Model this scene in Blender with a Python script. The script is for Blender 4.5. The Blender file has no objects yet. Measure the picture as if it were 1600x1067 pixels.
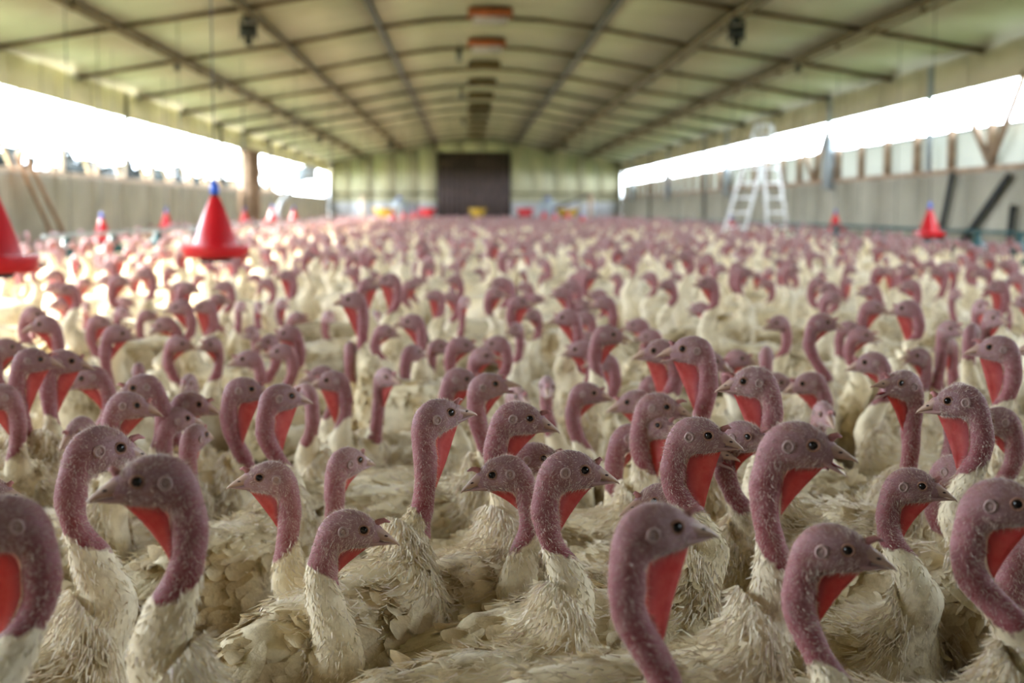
import bpy, math, random
import numpy as np
from mathutils import Matrix, Vector

rnd = random.Random(7)
rng = np.random.default_rng(7)
SC = bpy.context.scene
COL = SC.collection
EYE = 1.13                      # camera height above the litter (m)

# ------------------------------------------------------------------ camera, world, sun, exposure
cam_d = bpy.data.cameras.new('camera')
cam = bpy.data.objects.new('camera', cam_d); COL.objects.link(cam)
cam.location = (0, 0, EYE)
cam.rotation_mode = 'XYZ'
cam.rotation_euler = (math.radians(90 - 5.2706), 0, math.radians(-1.7709))
cam_d.sensor_width = 36; cam_d.lens = 50; cam_d.clip_end = 400; cam_d.clip_start = 0.05
cam_d.dof.use_dof = True; cam_d.dof.focus_distance = 2.32; cam_d.dof.aperture_fstop = 3.5
SC.camera = cam

world = bpy.data.worlds.new('overcast_sky'); SC.world = world; world.use_nodes = True
bg = world.node_tree.nodes['Background']
bg.inputs['Color'].default_value = (0.77, 0.875, 1.0, 1); bg.inputs['Strength'].default_value = 23.0

sun_d = bpy.data.lights.new('sun', 'SUN'); sun = bpy.data.objects.new('sun', sun_d); COL.objects.link(sun)
sun_d.energy = 26.0; sun_d.angle = math.radians(1.2); sun_d.color = (1.0, 0.95, 0.86)
sun.rotation_euler = Vector((0.86, -0.28, -0.43)).to_track_quat('-Z', 'Y').to_euler()
sun.location = (-30, 20, 20)

SC.view_settings.view_transform = 'Standard'; SC.view_settings.look = 'None'
SC.view_settings.exposure = 0.22; SC.view_settings.gamma = 1.0; SC.view_settings.use_curve_mapping = False
SC.cycles.use_denoising = True
SC.cycles.max_bounces = 8; SC.cycles.diffuse_bounces = 5; SC.cycles.transmission_bounces = 4
SC.cycles.sample_clamp_indirect = 8.0

# barn dimensions (m)
CX = 0.40; XL = CX - 7.5; XR = CX + 7.5; YB = -9.0; YE = 73.3
OPEN0, OPEN1 = -1.0, 72.4        # stretch of the side openings
ZLO, ZHI = EYE + 0.60, EYE + 1.90
ZEAVE = EYE + 2.44
PROFILE = [(0, 3.55), (1.0, 3.50), (2.0, 3.36), (3.7, 3.05), (5.6, 2.76), (7.5, 2.44)]
def roof_h(X):
    return EYE + float(np.interp(abs(X), [p[0] for p in PROFILE], [p[1] for p in PROFILE]))

def portal(name, x, rz):        # window portals: only guide sky sampling through the real openings
    d = bpy.data.lights.new(name, 'AREA'); d.shape = 'RECTANGLE'; d.size = OPEN1 - OPEN0; d.size_y = ZHI - ZLO
    o = bpy.data.objects.new(name, d); COL.objects.link(o)
    o.location = (x, (OPEN0 + OPEN1) / 2, (ZLO + ZHI) / 2)
    o.rotation_euler = (math.radians(90), 0, rz)
    d.cycles.is_portal = True
portal('window_portal', XL - 0.02, math.radians(-90))
portal('window_portal', XR + 0.02, math.radians(90))

# ------------------------------------------------------------------ materials
def material(name):
    m = bpy.data.materials.new(name); m.use_nodes = True
    nt = m.node_tree; b = nt.nodes['Principled BSDF']
    return m, nt, b
def N(nt, typ, **kw):
    n = nt.nodes.new(typ)
    for k, v in kw.items(): setattr(n, k, v)
    return n
def noise(nt, scale, detail=4, coord='pos', rough=0.55, vec=None):
    n = N(nt, 'ShaderNodeTexNoise'); n.inputs['Scale'].default_value = scale; n.inputs['Detail'].default_value = detail; n.inputs['Roughness'].default_value = rough
    if vec is not None: nt.links.new(vec, n.inputs['Vector'])
    elif coord == 'pos':
        g = N(nt, 'ShaderNodeNewGeometry'); nt.links.new(g.outputs['Position'], n.inputs['Vector'])
    else:
        t = N(nt, 'ShaderNodeTexCoord'); nt.links.new(t.outputs['Object'], n.inputs['Vector'])
    return n.outputs['Fac']
def ramp(nt, fac, stops):
    r = N(nt, 'ShaderNodeValToRGB'); cr = r.color_ramp
    while len(cr.elements) < len(stops): cr.elements.new(0.5)
    for e, (p, c) in zip(cr.elements, stops): e.position = p; e.color = (*c, 1) if len(c) == 3 else c
    nt.links.new(fac, r.inputs['Fac']); return r.outputs['Color']
def mix(nt, fac, a, b, mode='MIX'):
    m = N(nt, 'ShaderNodeMix', data_type='RGBA', blend_type=mode)
    for sock, v in ((m.inputs[0], fac), (m.inputs[6], a), (m.inputs[7], b)):
        if hasattr(v, 'links'): nt.links.new(v, sock)
        elif isinstance(v, (int, float)): sock.default_value = v
        else: sock.default_value = (*v, 1)
    return m.outputs[2]
def math_n(nt, op, a, b=None, clamp=False):
    m = N(nt, 'ShaderNodeMath', operation=op, use_clamp=clamp)
    for sock, v in ((m.inputs[0], a), (m.inputs[1], b)):
        if v is None: continue
        if hasattr(v, 'links'): nt.links.new(v, sock)
        else: sock.default_value = v
    return m.outputs[0]
def bump(nt, b, h, strength, dist=0.01):
    n = N(nt, 'ShaderNodeBump'); n.inputs['Strength'].default_value = strength; n.inputs['Distance'].default_value = dist
    nt.links.new(h, n.inputs['Height']); nt.links.new(n.outputs['Normal'], b.inputs['Normal'])
def plain(name, c, rough=0.6, var=0.25, scale=6.0, metal=0.0, spec=0.4):
    m, nt, b = material(name)
    f = noise(nt, scale, 5)
    lo = tuple(x * (1 - var) for x in c); hi = tuple(min(1, x * (1 + var)) for x in c)
    nt.links.new(ramp(nt, f, [(0.3, lo), (0.7, hi)]), b.inputs['Base Color'])
    b.inputs['Roughness'].default_value = rough; b.inputs['Metallic'].default_value = metal; b.inputs['Specular IOR Level'].default_value = spec
    return m

def feather_nodes(nt, tint=None):
    big = noise(nt, 3.0, 4); fine = noise(nt, 26.0, 5, rough=0.7)
    base = mix(nt, ramp(nt, big, [(0.35, (0, 0, 0)), (0.7, (1, 1, 1))]), (0.90, 0.795, 0.585), (0.80, 0.65, 0.38))
    d = math_n(nt, 'MULTIPLY', ramp(nt, fine, [(0.43, (0, 0, 0)), (0.68, (1, 1, 1))]), ramp(nt, noise(nt, 7.0, 3), [(0.40, (0.12,) * 3), (0.62, (1,) * 3)]))
    c = mix(nt, math_n(nt, 'MULTIPLY', d, 0.9), base, (0.30, 0.20, 0.09))
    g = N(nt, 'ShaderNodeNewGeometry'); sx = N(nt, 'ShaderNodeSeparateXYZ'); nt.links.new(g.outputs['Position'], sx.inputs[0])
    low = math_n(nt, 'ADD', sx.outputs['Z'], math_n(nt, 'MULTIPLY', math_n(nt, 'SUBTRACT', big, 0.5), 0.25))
    c = mix(nt, ramp(nt, low, [(0.10, (0.85,) * 3), (0.34, (0,) * 3)]), c, (0.20, 0.13, 0.07))   # shade between the birds painted into low feathers, plus soiled bellies
    return c, fine
# body: feathers on the trunk, bare skin on head and neck, from the vertex masks (r skin, g face, b wattle red, a bird tone)
m_body, nt, b = material('turkey_body')
vc = N(nt, 'ShaderNodeVertexColor', layer_name='mask'); sep = N(nt, 'ShaderNodeSeparateColor'); nt.links.new(vc.outputs['Color'], sep.inputs['Color'])
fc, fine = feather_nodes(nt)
n1 = noise(nt, 55.0, 4); n2 = noise(nt, 320.0, 3)
neck = mix(nt, vc.outputs['Alpha'], (0.205, 0.047, 0.050), (0.33, 0.105, 0.108))
neck = mix(nt, ramp(nt, n1, [(0.4, (0, 0, 0)), (0.66, (0.8,) * 3)]), neck, (0.21, 0.020, 0.026))
face = mix(nt, vc.outputs['Alpha'], (0.26, 0.130, 0.138), (0.38, 0.215, 0.222))
face = mix(nt, ramp(nt, n1, [(0.45, (0, 0, 0)), (0.7, (0.6,) * 3)]), face, (0.30, 0.145, 0.095))
skin = mix(nt, sep.outputs['Green'], neck, face)
skin = mix(nt, ramp(nt, n2, [(0.45, (0, 0, 0)), (0.72, (0.35,) * 3)]), skin, (0.58, 0.38, 0.37))
skin = mix(nt, sep.outputs['Blue'], skin, (0.48, 0.06, 0.055))
sm = math_n(nt, 'ADD', sep.outputs['Red'], math_n(nt, 'MULTIPLY', math_n(nt, 'SUBTRACT', n1, 0.5), 1.1))
smc = ramp(nt, sm, [(0.38, (0, 0, 0)), (0.62, (1, 1, 1))])
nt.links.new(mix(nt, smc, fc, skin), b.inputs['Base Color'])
b.inputs['Roughness'].default_value = 0.62; b.inputs['Specular IOR Level'].default_value = 0.3
b.inputs['Sheen Weight'].default_value = 0.25; b.inputs['Sheen Roughness'].default_value = 0.4
bump(nt, b, mix(nt, smc, math_n(nt, 'MULTIPLY', fine, 1.0), math_n(nt, 'MULTIPLY', n2, 0.25)), 0.55, 0.006)

m_feather, nt, b = material('white_feather')
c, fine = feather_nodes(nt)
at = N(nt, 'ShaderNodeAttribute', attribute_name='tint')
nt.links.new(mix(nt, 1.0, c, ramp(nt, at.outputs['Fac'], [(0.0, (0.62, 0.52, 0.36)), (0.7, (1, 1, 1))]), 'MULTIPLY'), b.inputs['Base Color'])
b.inputs['Roughness'].default_value = 0.75; b.inputs['Specular IOR Level'].default_value = 0.2
bump(nt, b, noise(nt, 110.0, 4), 0.8, 0.006)
tr = N(nt, 'ShaderNodeBsdfTranslucent'); tr.inputs['Color'].default_value = (0.8, 0.7, 0.5, 1)
ms = N(nt, 'ShaderNodeMixShader'); ms.inputs[0].default_value = 0.18
nt.links.new(b.outputs[0], ms.inputs[1]); nt.links.new(tr.outputs[0], ms.inputs[2]); nt.links.new(ms.outputs[0], nt.nodes['Material Output'].inputs['Surface'])

m_bristle, nt, b = material('pale_bristle')
at = N(nt, 'ShaderNodeAttribute', attribute_name='tint')
nt.links.new(ramp(nt, at.outputs['Fac'], [(0.0, (0.45, 0.20, 0.20)), (0.45, (0.72, 0.55, 0.52)), (1.0, (0.87, 0.79, 0.61))]), b.inputs['Base Color'])
b.inputs['Roughness'].default_value = 0.7

m_wattle, nt, b = material('red_wattle_skin')
n = noise(nt, 60, 4)
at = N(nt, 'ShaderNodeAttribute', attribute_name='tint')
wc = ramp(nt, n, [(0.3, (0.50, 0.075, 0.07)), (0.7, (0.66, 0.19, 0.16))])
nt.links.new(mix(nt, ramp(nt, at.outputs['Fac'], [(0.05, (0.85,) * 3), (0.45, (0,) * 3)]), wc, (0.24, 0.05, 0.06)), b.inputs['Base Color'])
b.inputs['Roughness'].default_value = 0.5
bump(nt, b, noise(nt, 200, 3), 0.3, 0.004)
tr = N(nt, 'ShaderNodeBsdfTranslucent'); tr.inputs['Color'].default_value = (0.80, 0.16, 0.12, 1)
ms = N(nt, 'ShaderNodeMixShader'); ms.inputs[0].default_value = 0.4
nt.links.new(b.outputs[0], ms.inputs[1]); nt.links.new(tr.outputs[0], ms.inputs[2]); nt.links.new(ms.outputs[0], nt.nodes['Material Output'].inputs['Surface'])

m_beak, nt, b = material('horn_beak')
tc = N(nt, 'ShaderNodeTexCoord'); sx = N(nt, 'ShaderNodeSeparateXYZ'); nt.links.new(tc.outputs['Object'], sx.inputs[0])
nt.links.new(mix(nt, noise(nt, 60, 4), ramp(nt, math_n(nt, 'MULTIPLY', sx.outputs['X'], 16.0), [(0.28, (0.40, 0.23, 0.24)), (0.55, (0.54, 0.36, 0.25)), (0.95, (0.62, 0.44, 0.30))]), (0.40, 0.24, 0.18)), b.inputs['Base Color'])
b.inputs['Roughness'].default_value = 0.42
m_eye = plain('black_eye', (0.006, 0.005, 0.005), 0.08, 0.1, 20, spec=0.6)
m_lid = plain('pale_eyelid', (0.34, 0.17, 0.11), 0.6, 0.2, 60)
m_ear = plain('pale_ear_skin', (0.43, 0.29, 0.26), 0.6, 0.2, 60)
m_snood = plain('pink_snood', (0.46, 0.19, 0.18), 0.55, 0.25, 60)
m_mouth = plain('dark_red_mouth', (0.20, 0.02, 0.02), 0.5, 0.3, 60)
m_nostril = plain('dark_nostril', (0.05, 0.02, 0.02), 0.7, 0.2, 60)
m_leg = plain('pinkish_leg', (0.55, 0.36, 0.28), 0.6, 0.2, 40)

m_litter, nt, b = material('litter')
n = noise(nt, 5, 6); n2 = noise(nt, 60, 6)
nt.links.new(mix(nt, n2, ramp(nt, n, [(0.3, (0.10, 0.065, 0.035)), (0.7, (0.20, 0.14, 0.08))]), (0.26, 0.19, 0.12)), b.inputs['Base Color'])
b.inputs['Roughness'].default_value = 0.95; bump(nt, b, n2, 0.8, 0.03)

def sheet_material(name, lo, hi, spot, rough=0.6):
    m, nt, b = material(name)
    n = noise(nt, 1.1, 5); n2 = noise(nt, 9, 5)
    c = ramp(nt, n, [(0.3, lo), (0.7, hi)])
    c = mix(nt, ramp(nt, n2, [(0.60, (0, 0, 0)), (0.72, (0.55,) * 3)]), c, spot)
    nt.links.new(c, b.inputs['Base Color']); b.inputs['Roughness'].default_value = rough; b.inputs['Specular IOR Level'].default_value = 0.3
    bump(nt, b, n2, 0.25, 0.02)
    return m
m_ceil = sheet_material('insulation_sheet', (0.41, 0.395, 0.265), (0.50, 0.48, 0.34), (0.30, 0.27, 0.16))
m_header = sheet_material('header_sheet', (0.60, 0.59, 0.33), (0.68, 0.66, 0.42), (0.45, 0.40, 0.22))
m_header_r = sheet_material('header_board_tan', (0.50, 0.44, 0.30), (0.60, 0.53, 0.38), (0.36, 0.30, 0.18))
m_conc = sheet_material('wall_board', (0.37, 0.345, 0.27), (0.48, 0.445, 0.355), (0.26, 0.23, 0.17), 0.85)
m_endlow = sheet_material('end_wall_low', (0.46, 0.46, 0.46), (0.56, 0.55, 0.55), (0.36, 0.34, 0.34), 0.8)
m_endup = sheet_material('end_wall_sheet', (0.50, 0.48, 0.29), (0.58, 0.55, 0.36), (0.40, 0.37, 0.2))
m_purlin = plain('brown_steel', (0.125, 0.082, 0.03), 0.6, 0.35, 3)
m_purlin_d = plain('dark_steel', (0.085, 0.075, 0.06), 0.6, 0.3, 3)
m_batten = plain('batten_wood', (0.14, 0.095, 0.045), 0.7, 0.3, 4)
m_wood = plain('stud_wood', (0.33, 0.22, 0.14), 0.75, 0.3, 5)
m_woodl = plain('weathered_wood', (0.50, 0.40, 0.30), 0.8, 0.25, 5)
m_woodb = plain('orange_brown_wood', (0.22, 0.11, 0.045), 0.7, 0.3, 5)
m_door = plain('dark_brown_door', (0.075, 0.050, 0.042), 0.7, 0.3, 4)
m_dark = plain('black_iron', (0.02, 0.022, 0.022), 0.5, 0.3, 12)
m_grey = plain('galvanised_grey', (0.34, 0.38, 0.40), 0.45, 0.15, 6)
m_wire = plain('grey_wire', (0.10, 0.10, 0.09), 0.5, 0.1, 6)
m_red = plain('red_plastic', (0.56, 0.008, 0.016), 0.32, 0.12, 5, spec=0.5)
m_blue = plain('blue_plastic', (0.02, 0.10, 0.55), 0.35, 0.15, 8)
m_teal = plain('dark_teal_plastic', (0.03, 0.085, 0.085), 0.4, 0.25, 8)
m_white = plain('white_paint', (0.80, 0.80, 0.78), 0.45, 0.06, 8)
m_rust = plain('rust_orange_metal', (0.38, 0.10, 0.03), 0.6, 0.3, 9)
m_yellow = plain('yellow_plastic', (0.50, 0.30, 0.02), 0.5, 0.2, 6)
m_grass = sheet_material('meadow_grass', (0.06, 0.10, 0.03), (0.12, 0.17, 0.05), (0.14, 0.13, 0.06), 0.9)
m_leaf = sheet_material('hedge_leaf', (0.004, 0.006, 0.0045), (0.006, 0.0085, 0.0065), (0.003, 0.004, 0.003), 0.9)
m_curtain, nt, b = material('white_curtain_film')
b.inputs['Base Color'].default_value = (0.80, 0.80, 0.72, 1); b.inputs['Roughness'].default_value = 0.6
tr = N(nt, 'ShaderNodeBsdfTranslucent')
nt.links.new(ramp(nt, noise(nt, 4, 4), [(0.3, (0.060, 0.064, 0.052)), (0.7, (0.085, 0.086, 0.070))]), tr.inputs['Color'])
ms = N(nt, 'ShaderNodeMixShader'); ms.inputs[0].default_value = 0.35
nt.links.new(b.outputs[0], ms.inputs[1]); nt.links.new(tr.outputs[0], ms.inputs[2]); nt.links.new(ms.outputs[0], nt.nodes['Material Output'].inputs['Surface'])
m_lamp, nt, b = material('lit_vent_panel')
b.inputs['Base Color'].default_value = (0.75, 0.70, 0.72, 1); b.inputs['Roughness'].default_value = 0.5
tr = N(nt, 'ShaderNodeBsdfTranslucent'); tr.inputs['Color'].default_value = (0.85, 0.8, 0.82, 1)
ms = N(nt, 'ShaderNodeMixShader'); ms.inputs[0].default_value = 0.5
nt.links.new(b.outputs[0], ms.inputs[1]); nt.links.new(tr.outputs[0], ms.inputs[2]); nt.links.new(ms.outputs[0], nt.nodes['Material Output'].inputs['Surface'])

# ------------------------------------------------------------------ mesh helpers
def new_mesh(name, V, quads=None, tris=None, mats=(), mat_q=None, mat_t=None, mask=None, tint=None, smooth=True):
    me = bpy.data.meshes.new(name)
    V = np.asarray(V, dtype=np.float32)
    q = np.zeros((0, 4), np.int32) if quads is None or len(quads) == 0 else np.asarray(quads, np.int32)
    t = np.zeros((0, 3), np.int32) if tris is None or len(tris) == 0 else np.asarray(tris, np.int32)
    me.vertices.add(len(V)); me.vertices.foreach_set('co', V.ravel())
    me.loops.add(q.size + t.size); me.polygons.add(len(q) + len(t))
    me.loops.foreach_set('vertex_index', np.concatenate([q.ravel(), t.ravel()]).astype(np.int32))
    ls = np.concatenate([np.arange(len(q)) * 4, q.size + np.arange(len(t)) * 3]).astype(np.int32)
    me.polygons.foreach_set('loop_start', ls)
    if smooth: me.polygons.foreach_set('use_smooth', np.ones(len(ls), dtype=bool))
    mi = np.zeros(len(ls), np.int32)
    if mat_q is not None: mi[:len(q)] = mat_q
    if mat_t is not None: mi[len(q):] = mat_t
    me.polygons.foreach_set('material_index', mi)
    for m in mats: me.materials.append(m)
    if mask is not None:
        a = me.attributes.new('mask', 'FLOAT_COLOR', 'POINT'); a.data.foreach_set('color', np.asarray(mask, np.float32).ravel())
    if tint is not None:
        a = me.attributes.new('tint', 'FLOAT', 'POINT'); a.data.foreach_set('value', np.asarray(tint, np.float32).ravel())
    me.update(calc_edges=True)
    return me
def obj(name, me, parent=None, mat4=None):
    o = bpy.data.objects.new(name, me); COL.objects.link(o)
    if parent is not None: o.parent = parent
    if mat4 is not None: o.matrix_local = mat4
    return o
def tag(o, label=None, cat=None, group=None, kind=None):
    for k, v in (('label', label), ('category', cat), ('group', group), ('kind', kind)):
        if v: o[k] = v
    return o

class Geo:
    """collects boxes, bars, lathes and tubes into one mesh"""
    def __init__(s): s.V = []; s.Q = []; s.T = []; s.MQ = []; s.MT = []; s.n = 0
    def add(s, V, Q=(), T=(), m=0):
        V = np.asarray(V, float); Q = list(Q); T = list(T)
        s.V.append(V); s.Q += [tuple(i + s.n for i in q) for q in Q]; s.T += [tuple(i + s.n for i in t) for t in T]
        s.MQ += [m] * len(Q); s.MT += [m] * len(T); s.n += len(V); return s
    def box(s, lo, hi, m=0):
        x0, y0, z0 = lo; x1, y1, z1 = hi
        V = [(x0, y0, z0), (x1, y0, z0), (x1, y1, z0), (x0, y1, z0), (x0, y0, z1), (x1, y0, z1), (x1, y1, z1), (x0, y1, z1)]
        return s.add(V, [(0, 3, 2, 1), (4, 5, 6, 7), (0, 1, 5, 4), (1, 2, 6, 5), (2, 3, 7, 6), (3, 0, 4, 7)], m=m)
    def bar(s, a, b, w, h, m=0, up=(0, 0, 1)):
        a = np.array(a, float); b = np.array(b, float); t = b - a; t /= np.linalg.norm(t)
        u = np.array(up, float); sd = np.cross(t, u)
        if np.linalg.norm(sd) < 1e-3: sd = np.cross(t, (1, 0, 0))
        sd /= np.linalg.norm(sd); u = np.cross(sd, t)
        V = [p + i * sd * w / 2 + j * u * h / 2 for p in (a, b) for i, j in ((-1, -1), (1, -1), (1, 1), (-1, 1))]
        return s.add(V, [(0, 3, 2, 1), (4, 5, 6, 7), (0, 1, 5, 4), (1, 2, 6, 5), (2, 3, 7, 6), (3, 0, 4, 7)], m=m)
    def tube(s, pts, r, seg=8, m=0, cap=True):
        pts = np.asarray(pts, float); n = len(pts); r = np.broadcast_to(np.asarray(r, float), (n,))
        V = []
        for i in range(n):
            t = pts[min(i + 1, n - 1)] - pts[max(i - 1, 0)]; t = t / np.linalg.norm(t)
            a = np.cross(t, (0, 0, 1.0)) if abs(t[2]) < 0.95 else np.cross(t, (1.0, 0, 0)); a /= np.linalg.norm(a); b = np.cross(t, a)
            for k in range(seg):
                th = 2 * math.pi * k / seg; V.append(pts[i] + r[i] * (a * math.cos(th) + b * math.sin(th)))
        Q = [(i * seg + k, i * seg + (k + 1) % seg, (i + 1) * seg + (k + 1) % seg, (i + 1) * seg + k) for i in range(n - 1) for k in range(seg)]
        T = []
        if cap:
            V += [pts[0], pts[-1]]; c0 = n * seg
            T = [(c0, (k + 1) % seg, k) for k in range(seg)] + [(c0 + 1, (n - 1) * seg + k, (n - 1) * seg + (k + 1) % seg) for k in range(seg)]
        return s.add(V, Q, T, m)
    def lathe(s, prof, seg=20, m=0, c=(0, 0, 0)):
        V = []; n = len(prof)
        for r, z in prof:
            for k in range(seg):
                th = 2 * math.pi * k / seg; V.append((c[0] + r * math.cos(th), c[1] + r * math.sin(th), c[2] + z))
        Q = [(i * seg + k, i * seg + (k + 1) % seg, (i + 1) * seg + (k + 1) % seg, (i + 1) * seg + k) for i in range(n - 1) for k in range(seg)]
        return s.add(V, Q, m=m)
    def mesh(s, name, mats, smooth=False):
        return new_mesh(name, np.concatenate(s.V), s.Q, s.T, mats if isinstance(mats, (list, tuple)) else (mats,), s.MQ, s.MT, smooth=smooth)
    def build(s, name, mats, parent=None, smooth=False):
        return obj(name, s.mesh(name, mats, smooth), parent)
def smooth_edges(o, ang=40):
    me = o.data; me.polygons.foreach_set('use_smooth', np.ones(len(me.polygons), bool)); me.set_sharp_from_angle(angle=math.radians(ang)); return o
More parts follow.
